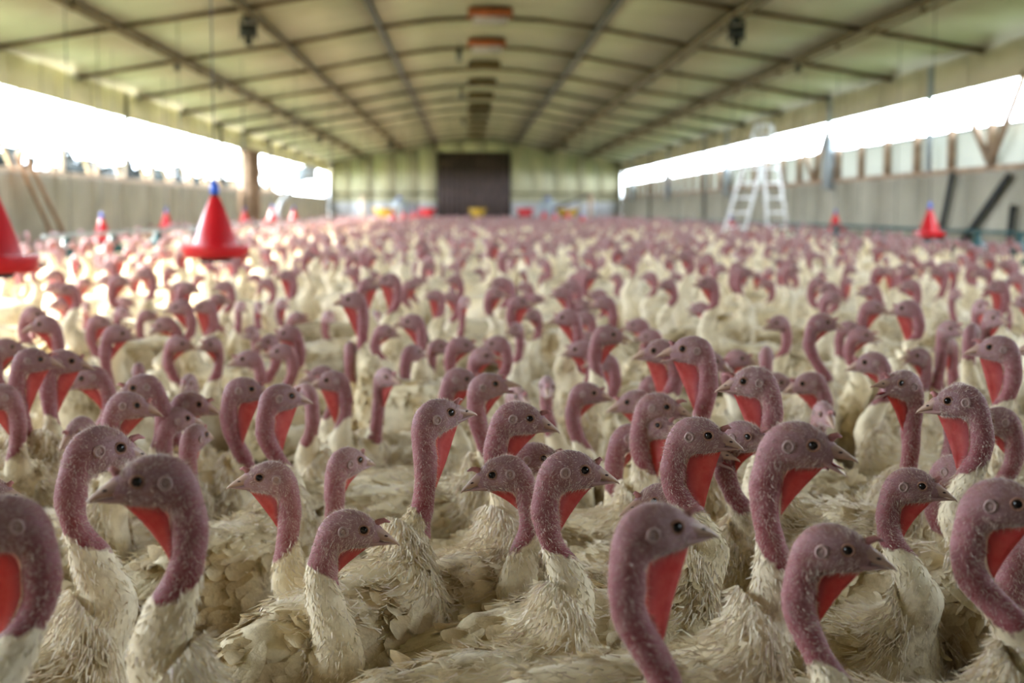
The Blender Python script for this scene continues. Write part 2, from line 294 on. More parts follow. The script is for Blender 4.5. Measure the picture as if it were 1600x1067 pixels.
BIRDS = [
 (-53.6,157.1,78.6,199,-6,0,3,184,10,'dark'),
 (-49.0,196.8,80.4,36,-12,0,0,24,10,''),
 (-39.3,167.6,81.3,194,-8,0,2,173,10,''),
 (-39.4,265.8,63.2,188,-4,0,2,None,10,''),
 (-16.8,222.5,62.9,8,-12,0,1,19,3.5,''),
 (-23.7,291.6,61.8,47,-4,0,1,None,10,''),
 (-4.0,252.3,77.2,29,6,0,3,51,14.5,''),
 (4.1,251.0,66.2,183,-16,0,1,None,10,''),
 (17.8,219.0,72.9,7,-8,0,2,43,11,''),
 (14.8,269.2,65.9,-13,-6,0,0,None,10,''),
 (23.0,158.9,77.4,16,-2,0,3,27,18,''),
 (32.4,250.4,61.4,198,-8,0,0,None,10,''),
 (40.6,236.4,75.4,-13,-8,0,3,None,10,''),
 (55.3,273.3,69.2,-36,-4,0,1,None,10,''),
 (47.0,273.3,66.4,-20,-6,18,2,None,10,''),
 (46.0,186.5,82.0,-14,-10,20,2,-6,12.5,''),
 (47.7,174.1,70.9,-18,-8,0,2,-5,14,''),
 (81.2,248.4,64.2,-22,-8,0,2,None,10,''),
 (97.8,274.0,61.7,-45,-10,0,1,None,10,''),
 (68.9,173.9,76.6,-22,-6,0,2,-7,12,''),
 (82.5,194.1,66.3,-18,-6,0,2,-3,10,''),
 (111.7,300.0,68.1,175,-8,0,1,None,10,''),
 (100.7,283.3,75.6,278,4,24,0,None,14,''),
 (90.3,263.1,77.5,161,-10,0,3,None,10,''),
 (88.3,289.5,77.6,201,4,24,2,None,15,''),
 (90.4,353.1,61.8,276,-12,0,0,None,10,''),
 (116.1,411.0,68.8,164,-12,0,1,None,10,''),
 (151.6,476.9,63.9,200,0,16,1,None,10,''),
 (124.9,335.7,80.5,160,-4,0,3,None,10,''),
 (139.7,343.1,79.9,158,-4,0,3,None,10,''),
 (166.7,492.9,66.1,211,-6,0,2,None,10,''),
 (165.1,477.4,73.0,-61,0,0,0,None,14,''),
 (156.9,435.0,75.5,55,-4,0,0,None,6,''),
 (179.9,477.2,76.7,-71,0,0,1,None,10,''),
 (197.6,538.5,76.5,-80,0,0,1,None,10,''),
 (157.6,511.5,77.7,165,-10,0,3,None,10,''),
 (172.6,593.8,72.5,-16,-10,0,2,None,10,''),
 (150.2,529.3,66.3,-24,-12,10,1,None,10,''),
 (162.6,593.3,63.7,-27,-8,0,0,None,10,''),
 (122.4,478.9,75.2,-18,-8,8,1,None,14,''),
 (190.9,675.6,75.0,164,-8,0,1,None,10,''),
 (184.6,708.0,69.6,-27,-8,0,0,None,10,''),
 (188.1,744.0,72.5,171,-8,0,1,None,10,''),
 (231.3,742.8,74.2,168,-6,0,1,None,10,''),
 (259.7,826.0,77.7,-17,-6,0,1,None,10,''),
 (273.9,825.6,78.1,172,-4,0,2,None,14,''),
 (298.7,874.0,77.6,221,-4,0,2,None,10,''),
 (271.5,780.6,67.2,-74,0,0,0,None,14,''),
 (252.0,673.9,77.1,163,-6,0,3,None,10,''),
 (299.8,824.7,77.0,162,-6,0,0,None,10,''),
 (233.9,592.1,75.0,158,-6,0,2,None,10,''),
 (331.7,873.2,80.0,179,-6,0,1,None,10,''),
 (56.9,290.5,78.0,169,-8,0,3,None,12,''),
 (48.1,316.3,82.2,171,-6,10,3,None,15,''),
 (48.8,371.9,76.3,175,-8,0,3,None,10,''),
 (74.7,424.1,67.8,-14,-20,0,2,None,10,''),
 (95.8,489.6,61.9,-26,-8,0,1,None,10,''),
 (95.3,449.5,67.5,76,0,0,0,None,12,''),
 (98.3,438.1,59.6,-31,-10,0,0,None,10,''),
 (94.9,399.9,64.0,175,-16,0,2,None,10,''),
 (58.8,426.2,60.6,-8,-8,0,0,None,10,''),
 (43.7,308.7,70.2,-12,-8,0,1,None,10,''),
 (42.6,308.3,66.2,-42,-4,0,3,None,13,''),
 (42.5,377.7,61.9,176,-14,0,2,None,10,''),
 (39.3,318.3,61.9,-7,-10,0,1,None,10,''),
 (35.4,397.1,61.9,-5,-8,0,1,None,12,''),
 (44.8,485.6,61.4,177,-6,0,2,None,10,''),
 (11.5,265.2,74.2,0,-12,0,2,None,10,''),
 (6.5,338.5,71.8,-1,4,16,1,None,13,''),
 (-0.3,392.3,66.6,-4,-8,0,2,None,10,''),
 (23.9,428.2,59.7,269,-12,0,0,None,10,''),
 (15.4,414.2,58.6,298,-6,0,0,None,10,''),
 (6.8,497.5,62.3,-21,-4,16,1,None,10,''),
 (-0.8,515.2,64.4,0,-8,0,1,None,10,''),
 (8.8,533.4,63.2,179,-8,0,2,None,10,''),
 (-9.9,567.9,59.0,-29,-6,0,0,None,10,''),
 (19.5,620.8,61.5,233,-4,0,0,None,10,''),
 (35.3,533.5,73.0,178,-10,0,2,None,10,''),
 (39.7,527.6,61.5,178,-12,0,2,None,10,''),
 (50.5,576.9,60.6,-5,-10,0,0,None,10,''),
 (46.5,451.6,73.6,-9,-8,10,2,None,10,''),
 (69.5,596.3,65.0,175,-8,0,1,None,10,''),
 (74.2,590.5,60.9,173,-8,0,0,None,10,''),
 (25.1,650.6,71.4,-8,-6,0,3,None,13,''),
 (30.8,700.5,61.8,219,-4,0,1,None,10,''),
 (15.7,730.8,70.9,-7,-6,0,2,None,10,''),
 (15.4,749.6,75.5,181,-8,0,1,None,10,''),
 (-0.8,713.5,67.4,292,-4,0,1,None,14,''),
 (-20.6,810.9,65.2,185,-6,0,3,None,10,''),
 (-11.8,833.0,63.1,185,-6,0,2,None,10,''),
 (-10.0,882.9,70.5,185,-6,0,1,None,10,''),
 (-33.9,883.4,67.3,2,-6,0,2,None,10,''),
 (-19.1,525.4,60.9,42,-6,0,0,None,10,''),
 (45.2,712.5,72.2,180,-10,0,2,None,10,''),
 (51.2,730.0,74.5,182,-8,0,1,None,10,''),
 (73.7,831.6,75.8,-5,-8,0,2,None,10,''),
 (74.5,830.5,64.3,177,-8,0,1,None,10,''),
 (59.6,711.5,65.8,-11,-6,8,1,None,10,''),
 (60.6,649.5,71.1,177,-8,0,1,None,10,''),
 (51.2,649.2,64.3,177,-8,0,1,None,10,''),
 (41.4,831.0,61.7,-9,-8,0,0,None,10,''),
 (39.0,934.1,61.2,283,-6,0,0,None,10,''),
 (33.6,881.2,66.1,182,-6,0,0,None,10,''),
 (-109.9,367.5,75.0,13,-8,0,3,None,14,''),
 (-104.4,376.4,73.6,11,-10,0,3,None,13,''),
 (-82.2,349.0,69.8,193,-16,0,1,None,10,''),
 (-107.2,395.6,66.7,190,-20,0,2,None,10,''),
 (-75.8,325.9,68.7,9,-12,0,2,None,10,''),
 (-67.6,356.5,64.7,9,-14,0,1,None,10,''),
 (-70.9,353.5,61.6,43,-6,0,0,None,10,''),
 (-62.3,328.5,61.3,69,-2,0,1,None,14,''),
 (-94.5,340.0,60.1,244,-22,0,0,None,10,''),
 (-53.0,348.1,69.6,5,-6,0,3,None,14,''),
 (-41.2,325.0,70.8,29,-6,0,3,None,14,''),
 (-44.2,441.5,60.5,186,-8,0,3,None,10,'dark'),
 (-51.7,480.0,57.7,186,-10,0,0,None,10,''),
 (-48.4,409.6,60.8,132,-6,0,0,None,10,''),
 (-24.6,443.4,61.2,-49,-4,0,2,None,14,''),
 (-43.9,530.7,61.9,89,-2,0,0,None,10,''),
 (-44.4,527.2,80.3,185,-4,0,3,None,14,''),
 (-37.9,653.5,81.6,183,-6,0,3,None,13,''),
 (-46.5,699.1,77.2,4,-10,0,3,None,10,''),
 (-24.3,565.4,69.2,184,-6,0,2,None,10,''),
 (-34.4,622.8,60.3,-3,-14,0,1,None,10,''),
 (-47.3,743.8,57.8,284,-8,0,0,None,10,''),
 (-66.8,693.1,61.6,306,-6,0,0,None,14,''),
 (-105.1,814.5,76.5,191,-6,0,3,None,10,''),
 (-130.6,913.2,67.2,192,-8,0,1,None,10,''),
 (-137.2,793.6,71.4,192,-8,0,1,None,10,''),
 (-129.7,753.3,66.5,4,-8,0,2,None,13,''),
 (-121.5,769.0,61.7,-53,0,18,0,None,10,''),
 (-110.1,752.2,62.1,288,-14,0,1,None,10,''),
 (-102.3,793.6,61.4,-45,0,18,2,None,10,''),
 (-82.7,704.1,60.2,-13,-6,0,0,None,10,''),
 (-71.0,545.9,66.2,189,-10,0,2,None,10,''),
 (-76.5,536.1,63.7,230,-4,6,1,None,10,''),
 (-92.8,603.4,61.6,249,-6,0,0,None,10,''),
 (-71.1,528.9,61.0,186,-6,0,0,None,10,''),
 (-80.6,507.0,60.4,191,-12,0,0,None,10,''),
 (-101.1,552.4,61.5,232,-6,0,1,None,10,''),
 (-111.8,559.1,61.1,1,-8,0,1,None,13,''),
 (-130.5,602.4,64.7,198,-28,0,1,None,10,''),
 (-164.8,743.2,58.8,7,-8,0,0,None,10,''),
 (-123.4,602.9,72.5,193,-12,0,2,None,10,''),
 (-122.7,655.0,69.3,193,-8,6,3,None,10,''),
 (-170.7,838.5,68.8,194,-8,0,1,None,10,''),
 (-142.6,735.9,73.5,7,-8,6,1,None,10,''),
 (-185.7,817.1,77.2,195,-8,0,2,None,12,''),
 (-181.9,755.8,76.2,10,-10,0,2,None,10,''),
 (-225.1,889.5,69.7,196,-8,0,1,None,10,''),
 (-243.0,916.7,67.2,11,-8,0,2,None,10,''),
 (-191.4,805.9,61.9,-9,-8,0,1,None,13,''),
 (-163.5,641.8,63.7,8,-8,0,2,None,13,''),
 (-123.4,510.7,69.4,10,-10,0,2,None,14,''),
 (-150.8,503.4,73.2,198,-10,0,2,None,10,''),
 (-223.0,775.1,62.5,198,-8,0,1,None,10,''),
 (-231.3,796.4,70.4,198,-8,0,1,None,10,''),
 (-243.7,841.3,75.5,200,-8,0,0,None,10,''),
 (-205.2,771.2,61.0,290,-4,0,0,None,14,''),
 (-225.2,741.3,60.1,287,-10,0,0,None,10,''),
 (-145.5,457.2,69.7,14,-4,14,1,None,10,''),
 (-120.4,520.1,55.4,103,0,0,0,None,10,''),
 (-90.7,457.4,57.5,261,-10,0,0,None,10,''),
 (-117.0,349.9,67.7,198,-8,0,2,None,10,''),
 (-88.9,267.0,60.6,8,-8,8,0,None,10,''),
]
# ------------------------------------------------------------------ turkeys
def catmull(P, k):
    """P: (n, ...) control rings -> (n-1)*k+1 interpolated"""
    P = np.asarray(P, float)
    if k <= 1: return P
    A = np.concatenate([2 * P[:1] - P[1:2], P, 2 * P[-1:] - P[-2:-1]])
    n = len(P); out = []
    sh = (1,) * (P.ndim - 1)
    for i in range(n - 1):
        p0, p1, p2, p3 = A[i], A[i + 1], A[i + 2], A[i + 3]
        for j in range(k):
            t = j / k
            out.append(0.5 * (2 * p1 + (p2 - p0) * t + (2 * p0 - 5 * p1 + 4 * p2 - p3) * t * t + (3 * p1 - p0 - 3 * p2 + p3) * t ** 3))
    out.append(P[-1]); return np.array(out)

# trunk stations: dorsal (x, z), ventral (x, z), half width - cm
TRUNK = [(-25, 43.5, -24, 40, 1.2), (-22, 46, -21, 34.5, 5.5), (-16, 48.3, -15.5, 26, 8.8), (-8, 49.6, -7, 21, 11.0), (0, 50.2, 2, 19, 11.8),
         (6.5, 50.6, 11.5, 20.5, 11.5), (10.5, 51.6, 19.3, 26, 10.2), (12.8, 53.2, 22.4, 34, 8.6), (14.4, 55.8, 22.6, 41.5, 6.7), (15.4, 58.6, 21.8, 48.5, 4.7)]
# head stations in the head frame (eye line = origin): dorsal (x, z), ventral (x, z), half width
HEAD = [(-7.15, -3.6, -2.95, -5.9, 2.05), (-6.75, -1.0, -2.95, -5.0, 2.15), (-5.6, 1.1, -2.6, -4.35, 2.25), (-3.7, 2.3, -1.9, -3.95, 2.3), (-1.7, 2.6, -.9, -3.6, 2.15),
        (0.1, 2.2, .2, -3.3, 1.85), (1.35, 1.55, 1.3, -3.0, 1.5), (2.3, .98, 2.2, -2.7, 1.17), (3.0, .5, 2.9, -2.3, .85)]
HFACE = [.25, .4, .6, .85, 1, 1, 1, 1, .9]

def rot_head(yaw, pitch):
    return np.array((Matrix.Rotation(yaw, 3, 'Z') @ Matrix.Rotation(-pitch, 3, 'Y')))

def bird_controls(hx, hy, hz, yaw, pitch, dz, skinlen, nn=7, step=.55):
    """control rings in the body frame (cm): D, V, side half-vector and masks"""
    R = rot_head(yaw, pitch); O = np.array([hx, hy, hz])
    D = []; V = []; S = []; M = []
    for dx, dzz, vx, vz, w in TRUNK:
        D.append((dx, 0, dzz + dz)); V.append((vx, 0, vz + dz)); S.append((0, w, 0)); M.append((30, 0, 0))
    hD = [O + R @ np.array((h[0], 0, h[1])) for h in HEAD]; hV = [O + R @ np.array((h[2], 0, h[3])) for h in HEAD]
    hS = [R @ np.array((0, h[4], 0)) for h in HEAD]
    P0 = (np.array(D[-1]) + np.array(V[-1])) / 2; P3 = O + R @ np.array((-5.0, 0, -7.6))
    T0 = np.array((.62, 0, .78)); T3 = R @ np.array((-.05, 0, 1.0)); T3 = .6 * T3 + .4 * np.array((0, 0, 1.0)); T3 /= np.linalg.norm(T3)
    L = np.linalg.norm(P3 - P0); h = L * .34
    B = [P0, P0 + T0 * h, P3 - T3 * h, P3]
    ts = (np.arange(nn) + 1) / nn if nn > 1 else np.array([1.0])
    bz = lambda t: (1 - t) ** 3 * B[0] + 3 * (1 - t) ** 2 * t * B[1] + 3 * (1 - t) * t * t * B[2] + t ** 3 * B[3]
    db = lambda t: 3 * (1 - t) ** 2 * (B[1] - B[0]) + 6 * (1 - t) * t * (B[2] - B[1]) + 3 * t * t * (B[3] - B[2])
    tt = np.linspace(0, 1, 21); pl = np.array([bz(t) for t in tt]); arc = np.concatenate([[0], np.cumsum(np.linalg.norm(np.diff(pl, axis=0), axis=1))]); total = arc[-1]
    sl = min(skinlen, total * .78)
    d0 = np.array(D[-1]) - np.array(V[-1]); d0 /= np.linalg.norm(d0); d3 = hD[0] - hV[0]; d3 /= np.linalg.norm(d3)
    dist = []
    for t in ts:
        s = total - float(np.interp(t, tt, arc))
        tan = db(t); tan /= np.linalg.norm(tan)
        d = (1 - t) * d0 + t * d3; d -= tan * d.dot(tan); d /= np.linalg.norm(d); sd = np.cross(d, tan)
        f = max(0.0, min(1.0, (s - sl) / max(total - sl, 1)))
        skin_r = 2.2 - .28 * math.sin(math.pi * min(1, s / max(sl, 1)) * .75)
        r = skin_r + (step * min(1, max(0, (s - sl + 3) / 5)) + (4.6 - 2.5) * f ** 1.35 if s > sl - 3 else 0)
        c = bz(t)
        D.append(c + d * r * 1.03); V.append(c - d * r * 1.03); S.append(-sd * r * .9 if sd.dot(hS[0]) < 0 else sd * r * .9)
        M.append((s - sl, 0.25 * max(0, 1 - s / 6), 0))
        dist.append(s - sl)
    for i in range(len(HEAD)):
        D.append(hD[i]); V.append(hV[i]); S.append(hS[i]); M.append((-12, HFACE[i], 0))
    return dict(D=np.array(D), V=np.array(V), S=np.array(S), M=np.array(M), R=R, O=O, sl=sl, total=total, nT=len(TRUNK), nN=len(ts))

def ring_points(D, V, S, seg, lift=0.0):
    C = (D + V) / 2; H = (D - V) / 2
    th = 2 * np.pi * np.arange(seg) / seg
    return C[:, None] + H[:, None] * np.cos(th)[None, :, None] + S[:, None] * np.sin(th)[None, :, None], th

def lumps(P, seed, amp, k):
    r = np.random.default_rng(seed); out = np.zeros(P.shape[:-1])
    for i in range(6):
        w = r.normal(size=3); w *= k * (1 + .6 * i) / np.linalg.norm(w)
        out += np.sin(P @ w + r.uniform(0, 6.28)) / (1 + .6 * i)
    return out * amp / 2.2

def body_mesh(name, c, sub, seg, seed, tone):
    D = catmull(c['D'], sub); V = catmull(c['V'], sub); S = catmull(c['S'], sub); M = catmull(c['M'], sub); dist = M[:, 0:1].copy(); M = np.clip(M, 0, 1)
    P, th = ring_points(D, V, S, seg)
    C = (D + V) / 2; out = P - C[:, None]; out /= np.maximum(np.linalg.norm(out, axis=2, keepdims=True), 1e-6)
    n = len(D); k0 = (c['nT'] - 1) * sub; k1 = (c['nT'] + c['nN'] - 1) * sub
    mask = np.zeros((n, seg, 4)); mask[..., :3] = M[:, None]; mask[..., 3] = tone
    # feathers climb higher on the nape than on the throat
    cosr = np.cos(th)[None, :]
    sk = 1 / (1 + np.exp(np.clip((dist + 2.4 * cosr) / .75, -30, 30))); mask[..., 0] = sk
    amp = np.zeros((n, 1)); amp[:k0 + 1] = 1.0; amp[k0:k1] = .3
    if sub >= 2:
        edge = np.minimum(1, np.arange(n) / 4)[:, None]
        P = P + out * (lumps(P, seed, 1, .45) * amp * edge + lumps(P, seed + 1, .07, 2.2) * (1 - amp))[..., None]
        # head relief: brow, eye socket, cheek, gape groove
        q = (P[k1:] - c['O']) @ c['R']
        g = lambda x, z, s: np.exp(-((q[..., 0] - x) ** 2 + (q[..., 2] - z) ** 2) / s ** 2)
        rel = .22 * g(.2, 1.25, .8) - .22 * g(0, 0, .85) + .18 * g(-1.5, -1.7, 1.3) - .12 * g(-4.2, -2.2, 1.2)
        rel -= .16 * np.exp(-((q[..., 2] + 1.75 - .05 * (q[..., 0] - 2)) / .28) ** 2) * (q[..., 0] > -.6)
        P[k1:] += out[k1:] * (rel * (np.abs(q[..., 1]) > .5))[..., None]
    Vt = P.reshape(-1, 3)
    i = np.arange(n - 1)[:, None] * seg; j = np.arange(seg)[None, :]; j2 = (j + 1) % seg
    Q = np.stack([i + j, i + seg + j, i + seg + j2, i + j2], -1).reshape(-1, 4)[:, ::-1]
    Vt = np.concatenate([Vt, C[:1] - (0.6, 0, 0), C[-1:]]); a, b_ = len(Vt) - 2, len(Vt) - 1
    T = [(a, k, (k + 1) % seg) for k in range(seg)] + [(b_, (n - 1) * seg + (k + 1) % seg, (n - 1) * seg + k) for k in range(seg)]
    T = np.array(T)[:, ::-1]
    mk = np.concatenate([mask.reshape(-1, 4), [[0, 0, 0, tone], [1, .9, 0, tone]]])
    me = new_mesh(name, Vt * .01, Q, T, (m_body,), mask=mk)
    return me, P, out, sk, (k0, k1)

def hair_mesh(name, P, out, sk, k0, nskin, ndown, seed):
    """fine pale bristles on the bare skin, soft tufts on the feathered neck"""
    r = np.random.default_rng(seed); n, seg = sk.shape
    V = []; tint = []
    def put(idx, ln, w, lean, tn, up=-.08):
        i, k = idx
        p = P[i, k] + (P[np.minimum(i + 1, n - 1), k] - P[i, k]) * r.random((len(i), 1)) + (P[i, (k + 1) % seg] - P[i, k]) * r.random((len(i), 1))
        nv = out[i, k]; t = P[np.maximum(i - 1, 0), k] - P[i, k]; t /= np.maximum(np.linalg.norm(t, axis=1, keepdims=True), 1e-6)
        d = nv * (1 - lean) + t * lean + r.normal(size=(len(i), 3)) * .22; d /= np.linalg.norm(d, axis=1, keepdims=True)
        s = np.cross(d, r.normal(size=(len(i), 3))); s /= np.linalg.norm(s, axis=1, keepdims=True)
        L = ln * (.6 + .8 * r.random((len(i), 1)))
        base = p + nv * up
        tri = np.stack([base - s * w, base + s * w, base + d * L], 1)
        V.append(tri.reshape(-1, 3)); tint.append(np.repeat(np.clip(tn + r.normal(size=len(i)) * .12, 0, 1), 3))
    ii, kk = np.nonzero((sk > .55) & (np.arange(n)[:, None] > k0)); 
    ii, kk = ii[ii < n - 5], kk[ii < n - 5]
    if len(ii) and nskin: sel = r.integers(0, len(ii), nskin); put((ii[sel], kk[sel]), .75, .032, .42, .82)
    ii, kk = np.nonzero((sk <= .6) & (np.arange(n)[:, None] > k0 - 9) & (np.arange(n)[:, None] < n - 12))
    if len(ii) and ndown: sel = r.integers(0, len(ii), ndown); put((ii[sel], kk[sel]), 1.25, .13, .78, .95)
    ii, kk = np.nonzero((np.arange(n)[:, None] <= k0) & (np.arange(n)[:, None] > 5) & (np.cos(2 * np.pi * np.arange(seg) / seg)[None] > -.6))
    sel = r.integers(0, len(ii), 2600 if nskin > 1000 else 1500); put((ii[sel], kk[sel]), 2.4, .15 if nskin > 1000 else .22, .84, .93, .85)
    V = np.concatenate(V) * .01
    return new_mesh(name, V, None, np.arange(len(V)).reshape(-1, 3), (m_bristle,), tint=np.concatenate(tint), smooth=False)

# ---- feather cards on the trunk (shared meshes)
def feather(p, n, d, L, w, lift, r):
    """one spoon shaped feather: p root, n outward, d direction towards the tip"""
    s = np.cross(n, d); s /= np.linalg.norm(s)
    us = (0, .35, .7, .93, 1.0); ws = (.35, .95, 1.0, .62, .1); V = []
    curl = r.uniform(-.5, 1.0) * lift
    for u, ww in zip(us, ws):
        c = p + d * L * u + n * (lift * u * .55 + curl * u * u)
        bend = -.16 * ww * w
        V += [c - s * w * ww * .5 + n * bend, c + n * .05, c + s * w * ww * .5 + n * bend]
    Q = []
    for i in range(4):
        for k in range(2): Q.append((3 * i + k, 3 * i + k + 1, 3 * i + 4 + k, 3 * i + 3 + k))
    return V, Q
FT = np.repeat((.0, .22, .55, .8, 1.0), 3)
TR = np.array(TRUNK, float)
_D = catmull(np.stack([TR[:, 0], 0 * TR[:, 0], TR[:, 1]], 1), 6); _V = catmull(np.stack([TR[:, 2], 0 * TR[:, 0], TR[:, 3]], 1), 6); _W = catmull(TR[:, 4], 6)
def trunk_at(u, th):
    """u in 0..9 (tail to neck base), th from the back: point, outward normal, rearward direction"""
    def pt(uu, tt):
        i = max(0.0, min(len(_D) - 1.001, uu * 6)); a = int(i); f = i - a
        D = _D[a] * (1 - f) + _D[a + 1] * f; V = _V[a] * (1 - f) + _V[a + 1] * f; w = _W[a] * (1 - f) + _W[a + 1] * f
        return (D + V) / 2 + (D - V) / 2 * math.cos(tt) + np.array((0, w, 0)) * math.sin(tt)
    p = pt(u, th); du = pt(u - .15, th) - pt(u + .15, th); dt = pt(u, th + .05) - pt(u, th - .05)
    n = np.cross(dt, du); n /= np.linalg.norm(n)
    c = (pt(u, 0) + pt(u, math.pi)) / 2
    if n.dot(p - c) < 0: n = -n
    du /= np.linalg.norm(du); return p, n, du
def plumage_mesh(name, count, seed, Ls=(4.2, 6.2), ws=(2.6, 3.6)):
    r = random.Random(seed); V = []; Q = []; tint = []
    rows = []
    for i in range(count):
        u = r.uniform(.7, 9.0); th = r.choice((-1, 1)) * math.acos(1 - 1.75 * r.random())
        rows.append((u, th))
    for u, th in rows:
        p, n, d = trunk_at(u, th)
        k = .55 if u > 7 else 1.0
        jit = np.array([r.gauss(0, .25) for _ in range(3)]); d = d + jit; d -= n * d.dot(n); d /= np.linalg.norm(d)
        fv, fq = feather(p - n * .35, n, d, r.uniform(*Ls) * k, r.uniform(*ws) * (.7 if u > 7 else 1), (r.uniform(.5, 1.6) if r.random() < .8 else r.uniform(1.6, 3.2)) * k, r)
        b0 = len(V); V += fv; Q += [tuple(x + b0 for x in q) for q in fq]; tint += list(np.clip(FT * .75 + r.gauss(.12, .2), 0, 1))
    return new_mesh(name, np.array(V) * .01, Q, None, (m_feather,), tint=tint)
def wing_mesh(name, side, seed, rows=True):
    r = random.Random(seed); V = []; Q = []; tint = []
    nu, nt = 13, 7
    for a in range(nu):
        for b in range(nt):
            fu = a / (nu - 1); ft = b / (nt - 1)
            u = 1.0 + 5.4 * fu; th = side * math.radians(44 + (86 - 16 * fu) * ft)
            p, n, d = trunk_at(u, th)
            off = -0.8 + 3.0 * (math.sin(math.pi * min(1, max(0, fu))) ** .5 * math.sin(math.pi * ft) ** .6)
            V.append(p + n * off)
            tint.append(.7)
    for a in range(nu - 1):
        for b in range(nt - 1):
            q = (a * nt + b, a * nt + b + 1, (a + 1) * nt + b + 1, (a + 1) * nt + b); Q.append(q)
    if rows:
        for u0, n_, L, w in ((5.6, 7, 5.5, 3.4), (4.9, 8, 6.5, 3.6), (4.1, 8, 7.5, 3.8), (3.3, 7, 8.5, 3.8), (2.5, 6, 8.5, 3.4)):
            for k in range(n_):
                ft = (k + .5) / n_; th = side * math.radians(50 + 66 * ft)
                p, n, d = trunk_at(u0 + r.uniform(-.25, .25), th)
                d = d + np.array((0, 0, -.12)) + np.array([r.gauss(0, .09) for _ in range(3)]); d -= n * d.dot(n); d /= np.linalg.norm(d)
                fv, fq = feather(p + n * 1.55, n, d, L * r.uniform(.85, 1.15), w, r.uniform(.35, 1.0), r)
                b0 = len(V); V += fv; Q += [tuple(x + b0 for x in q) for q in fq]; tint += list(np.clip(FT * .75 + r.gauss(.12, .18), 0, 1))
    return new_mesh(name, np.array(V) * .01, Q, None, (m_feather,), tint=tint)
def flight_feather_mesh(name, side, k, seed):
    r = random.Random(seed); th = side * math.radians(66 + 9 * k)
    p, n, d = trunk_at(2.6 - .12 * k, th)
    d = d + np.array((0, -.12 * side, -.06 * k)); d -= n * d.dot(n) * .7; d /= np.linalg.norm(d)
    fv, fq = feather(p + n * (1.9 - .12 * k), n, d, 15.5 - .7 * k, 2.7, .25, r)
    return new_mesh(name, np.array(fv) * .01, fq, None, (m_feather,), tint=[.35 + .1 * (k % 3)] * len(fv))
def tail_mesh(name, seed):
    r = random.Random(seed); V = []; Q = []; tint = []
    for k in range(11):
        a = math.radians(-30 + 6 * k); lay = .12 * (k % 2)
        d = np.array((-math.cos(a), math.sin(a), -.30 - .1 * abs(math.sin(a)))); d /= np.linalg.norm(d)
        n = np.array((-.3, .25 * math.sin(a), .95)); n -= d * n.dot(d); n /= np.linalg.norm(n)
        fv, fq = feather(np.array((-19.0, 3.6 * math.sin(a) * 2, 46.2 + lay)), n, d, 14.5 + r.uniform(-1, 1), 3.4, .3, r)
        b0 = len(V); V += fv; Q += [tuple(x + b0 for x in q) for q in fq]; tint += [r.uniform(.25, .8)] * len(fv)
    return new_mesh(name, np.array(V) * .01, Q, None, (m_feather,), tint=tint)
def leg_mesh(name, length):
    g = Geo(); L = length
    g.tube([(0, 0, L + 7), (-.5, 0, L + 2), (-1.8, 0, L * .62), (0, 0, 1.2)], [2.6, 1.8, 1.0, .95], 8)
    for a in (-28, 0, 28):
        ca, sa = math.cos(math.radians(a)), math.sin(math.radians(a))
        g.tube([(0, 0, 1.2), (3.5 * ca, 3.5 * sa, .9), (6.5 * ca, 6.5 * sa, .5), (7.6 * ca, 7.6 * sa, .12)], [.85, .7, .5, .1], 6)
    g.tube([(0, 0, 1.4), (-2.2, 0, .7), (-3.2, 0, .15)], [.7, .5, .1], 6)
    V = np.concatenate(g.V) * .01
    return new_mesh(name, V, g.Q, g.T, (m_leg,), smooth=True)

# ---- head parts (shared meshes, head frame, origin as noted)
def loft_xz(rows, seg=10):
    V = []; n = len(rows)
    for dx, dz, vx, vz, w in rows:
        for k in range(seg):
            th = 2 * math.pi * k / seg
            V.append(((dx + vx) / 2 + (dx - vx) / 2 * math.cos(th), w * math.sin(th), (dz + vz) / 2 + (dz - vz) / 2 * math.cos(th)))
    Q = [(i * seg + k, i * seg + (k + 1) % seg, (i + 1) * seg + (k + 1) % seg, (i + 1) * seg + k) for i in range(n - 1) for k in range(seg)]
    T = [((n - 1) * seg, (n - 1) * seg + k, (n - 1) * seg + k + 1) for k in range(1, seg - 1)]
    return V, Q, T
UP = [(1.7, 1.15, 1.7, -1.5, 1.22), (2.6, .72, 2.6, -1.56, 1.06), (3.5, .2, 3.5, -1.56, .86), (4.4, -.34, 4.4, -1.56, .64), (5.2, -.86, 5.2, -1.6, .42), (5.9, -1.36, 5.8, -1.72, .22), (6.3, -1.86, 6.2, -1.95, .05)]
LO = [(1.7, -1.5, 1.7, -2.7, 1.12), (2.6, -1.58, 2.6, -2.5, .95), (3.5, -1.6, 3.5, -2.28, .74), (4.4, -1.6, 4.4, -2.05, .5), (5.2, -1.64, 5.2, -1.88, .28), (5.75, -1.72, 5.75, -1.8, .06)]
def part_mesh(name, VQT, mat, off=(0, 0, 0)):
    V, Q, T = VQT; V = (np.array(V, float) - np.array(off)) * .01
    return new_mesh(name, V, Q, T, (mat,))
HINGE = (1.9, 0, -1.6)
me_up = part_mesh('upper_beak', loft_xz(UP), m_beak)
me_lo = part_mesh('lower_beak', loft_xz(LO), m_beak, HINGE)
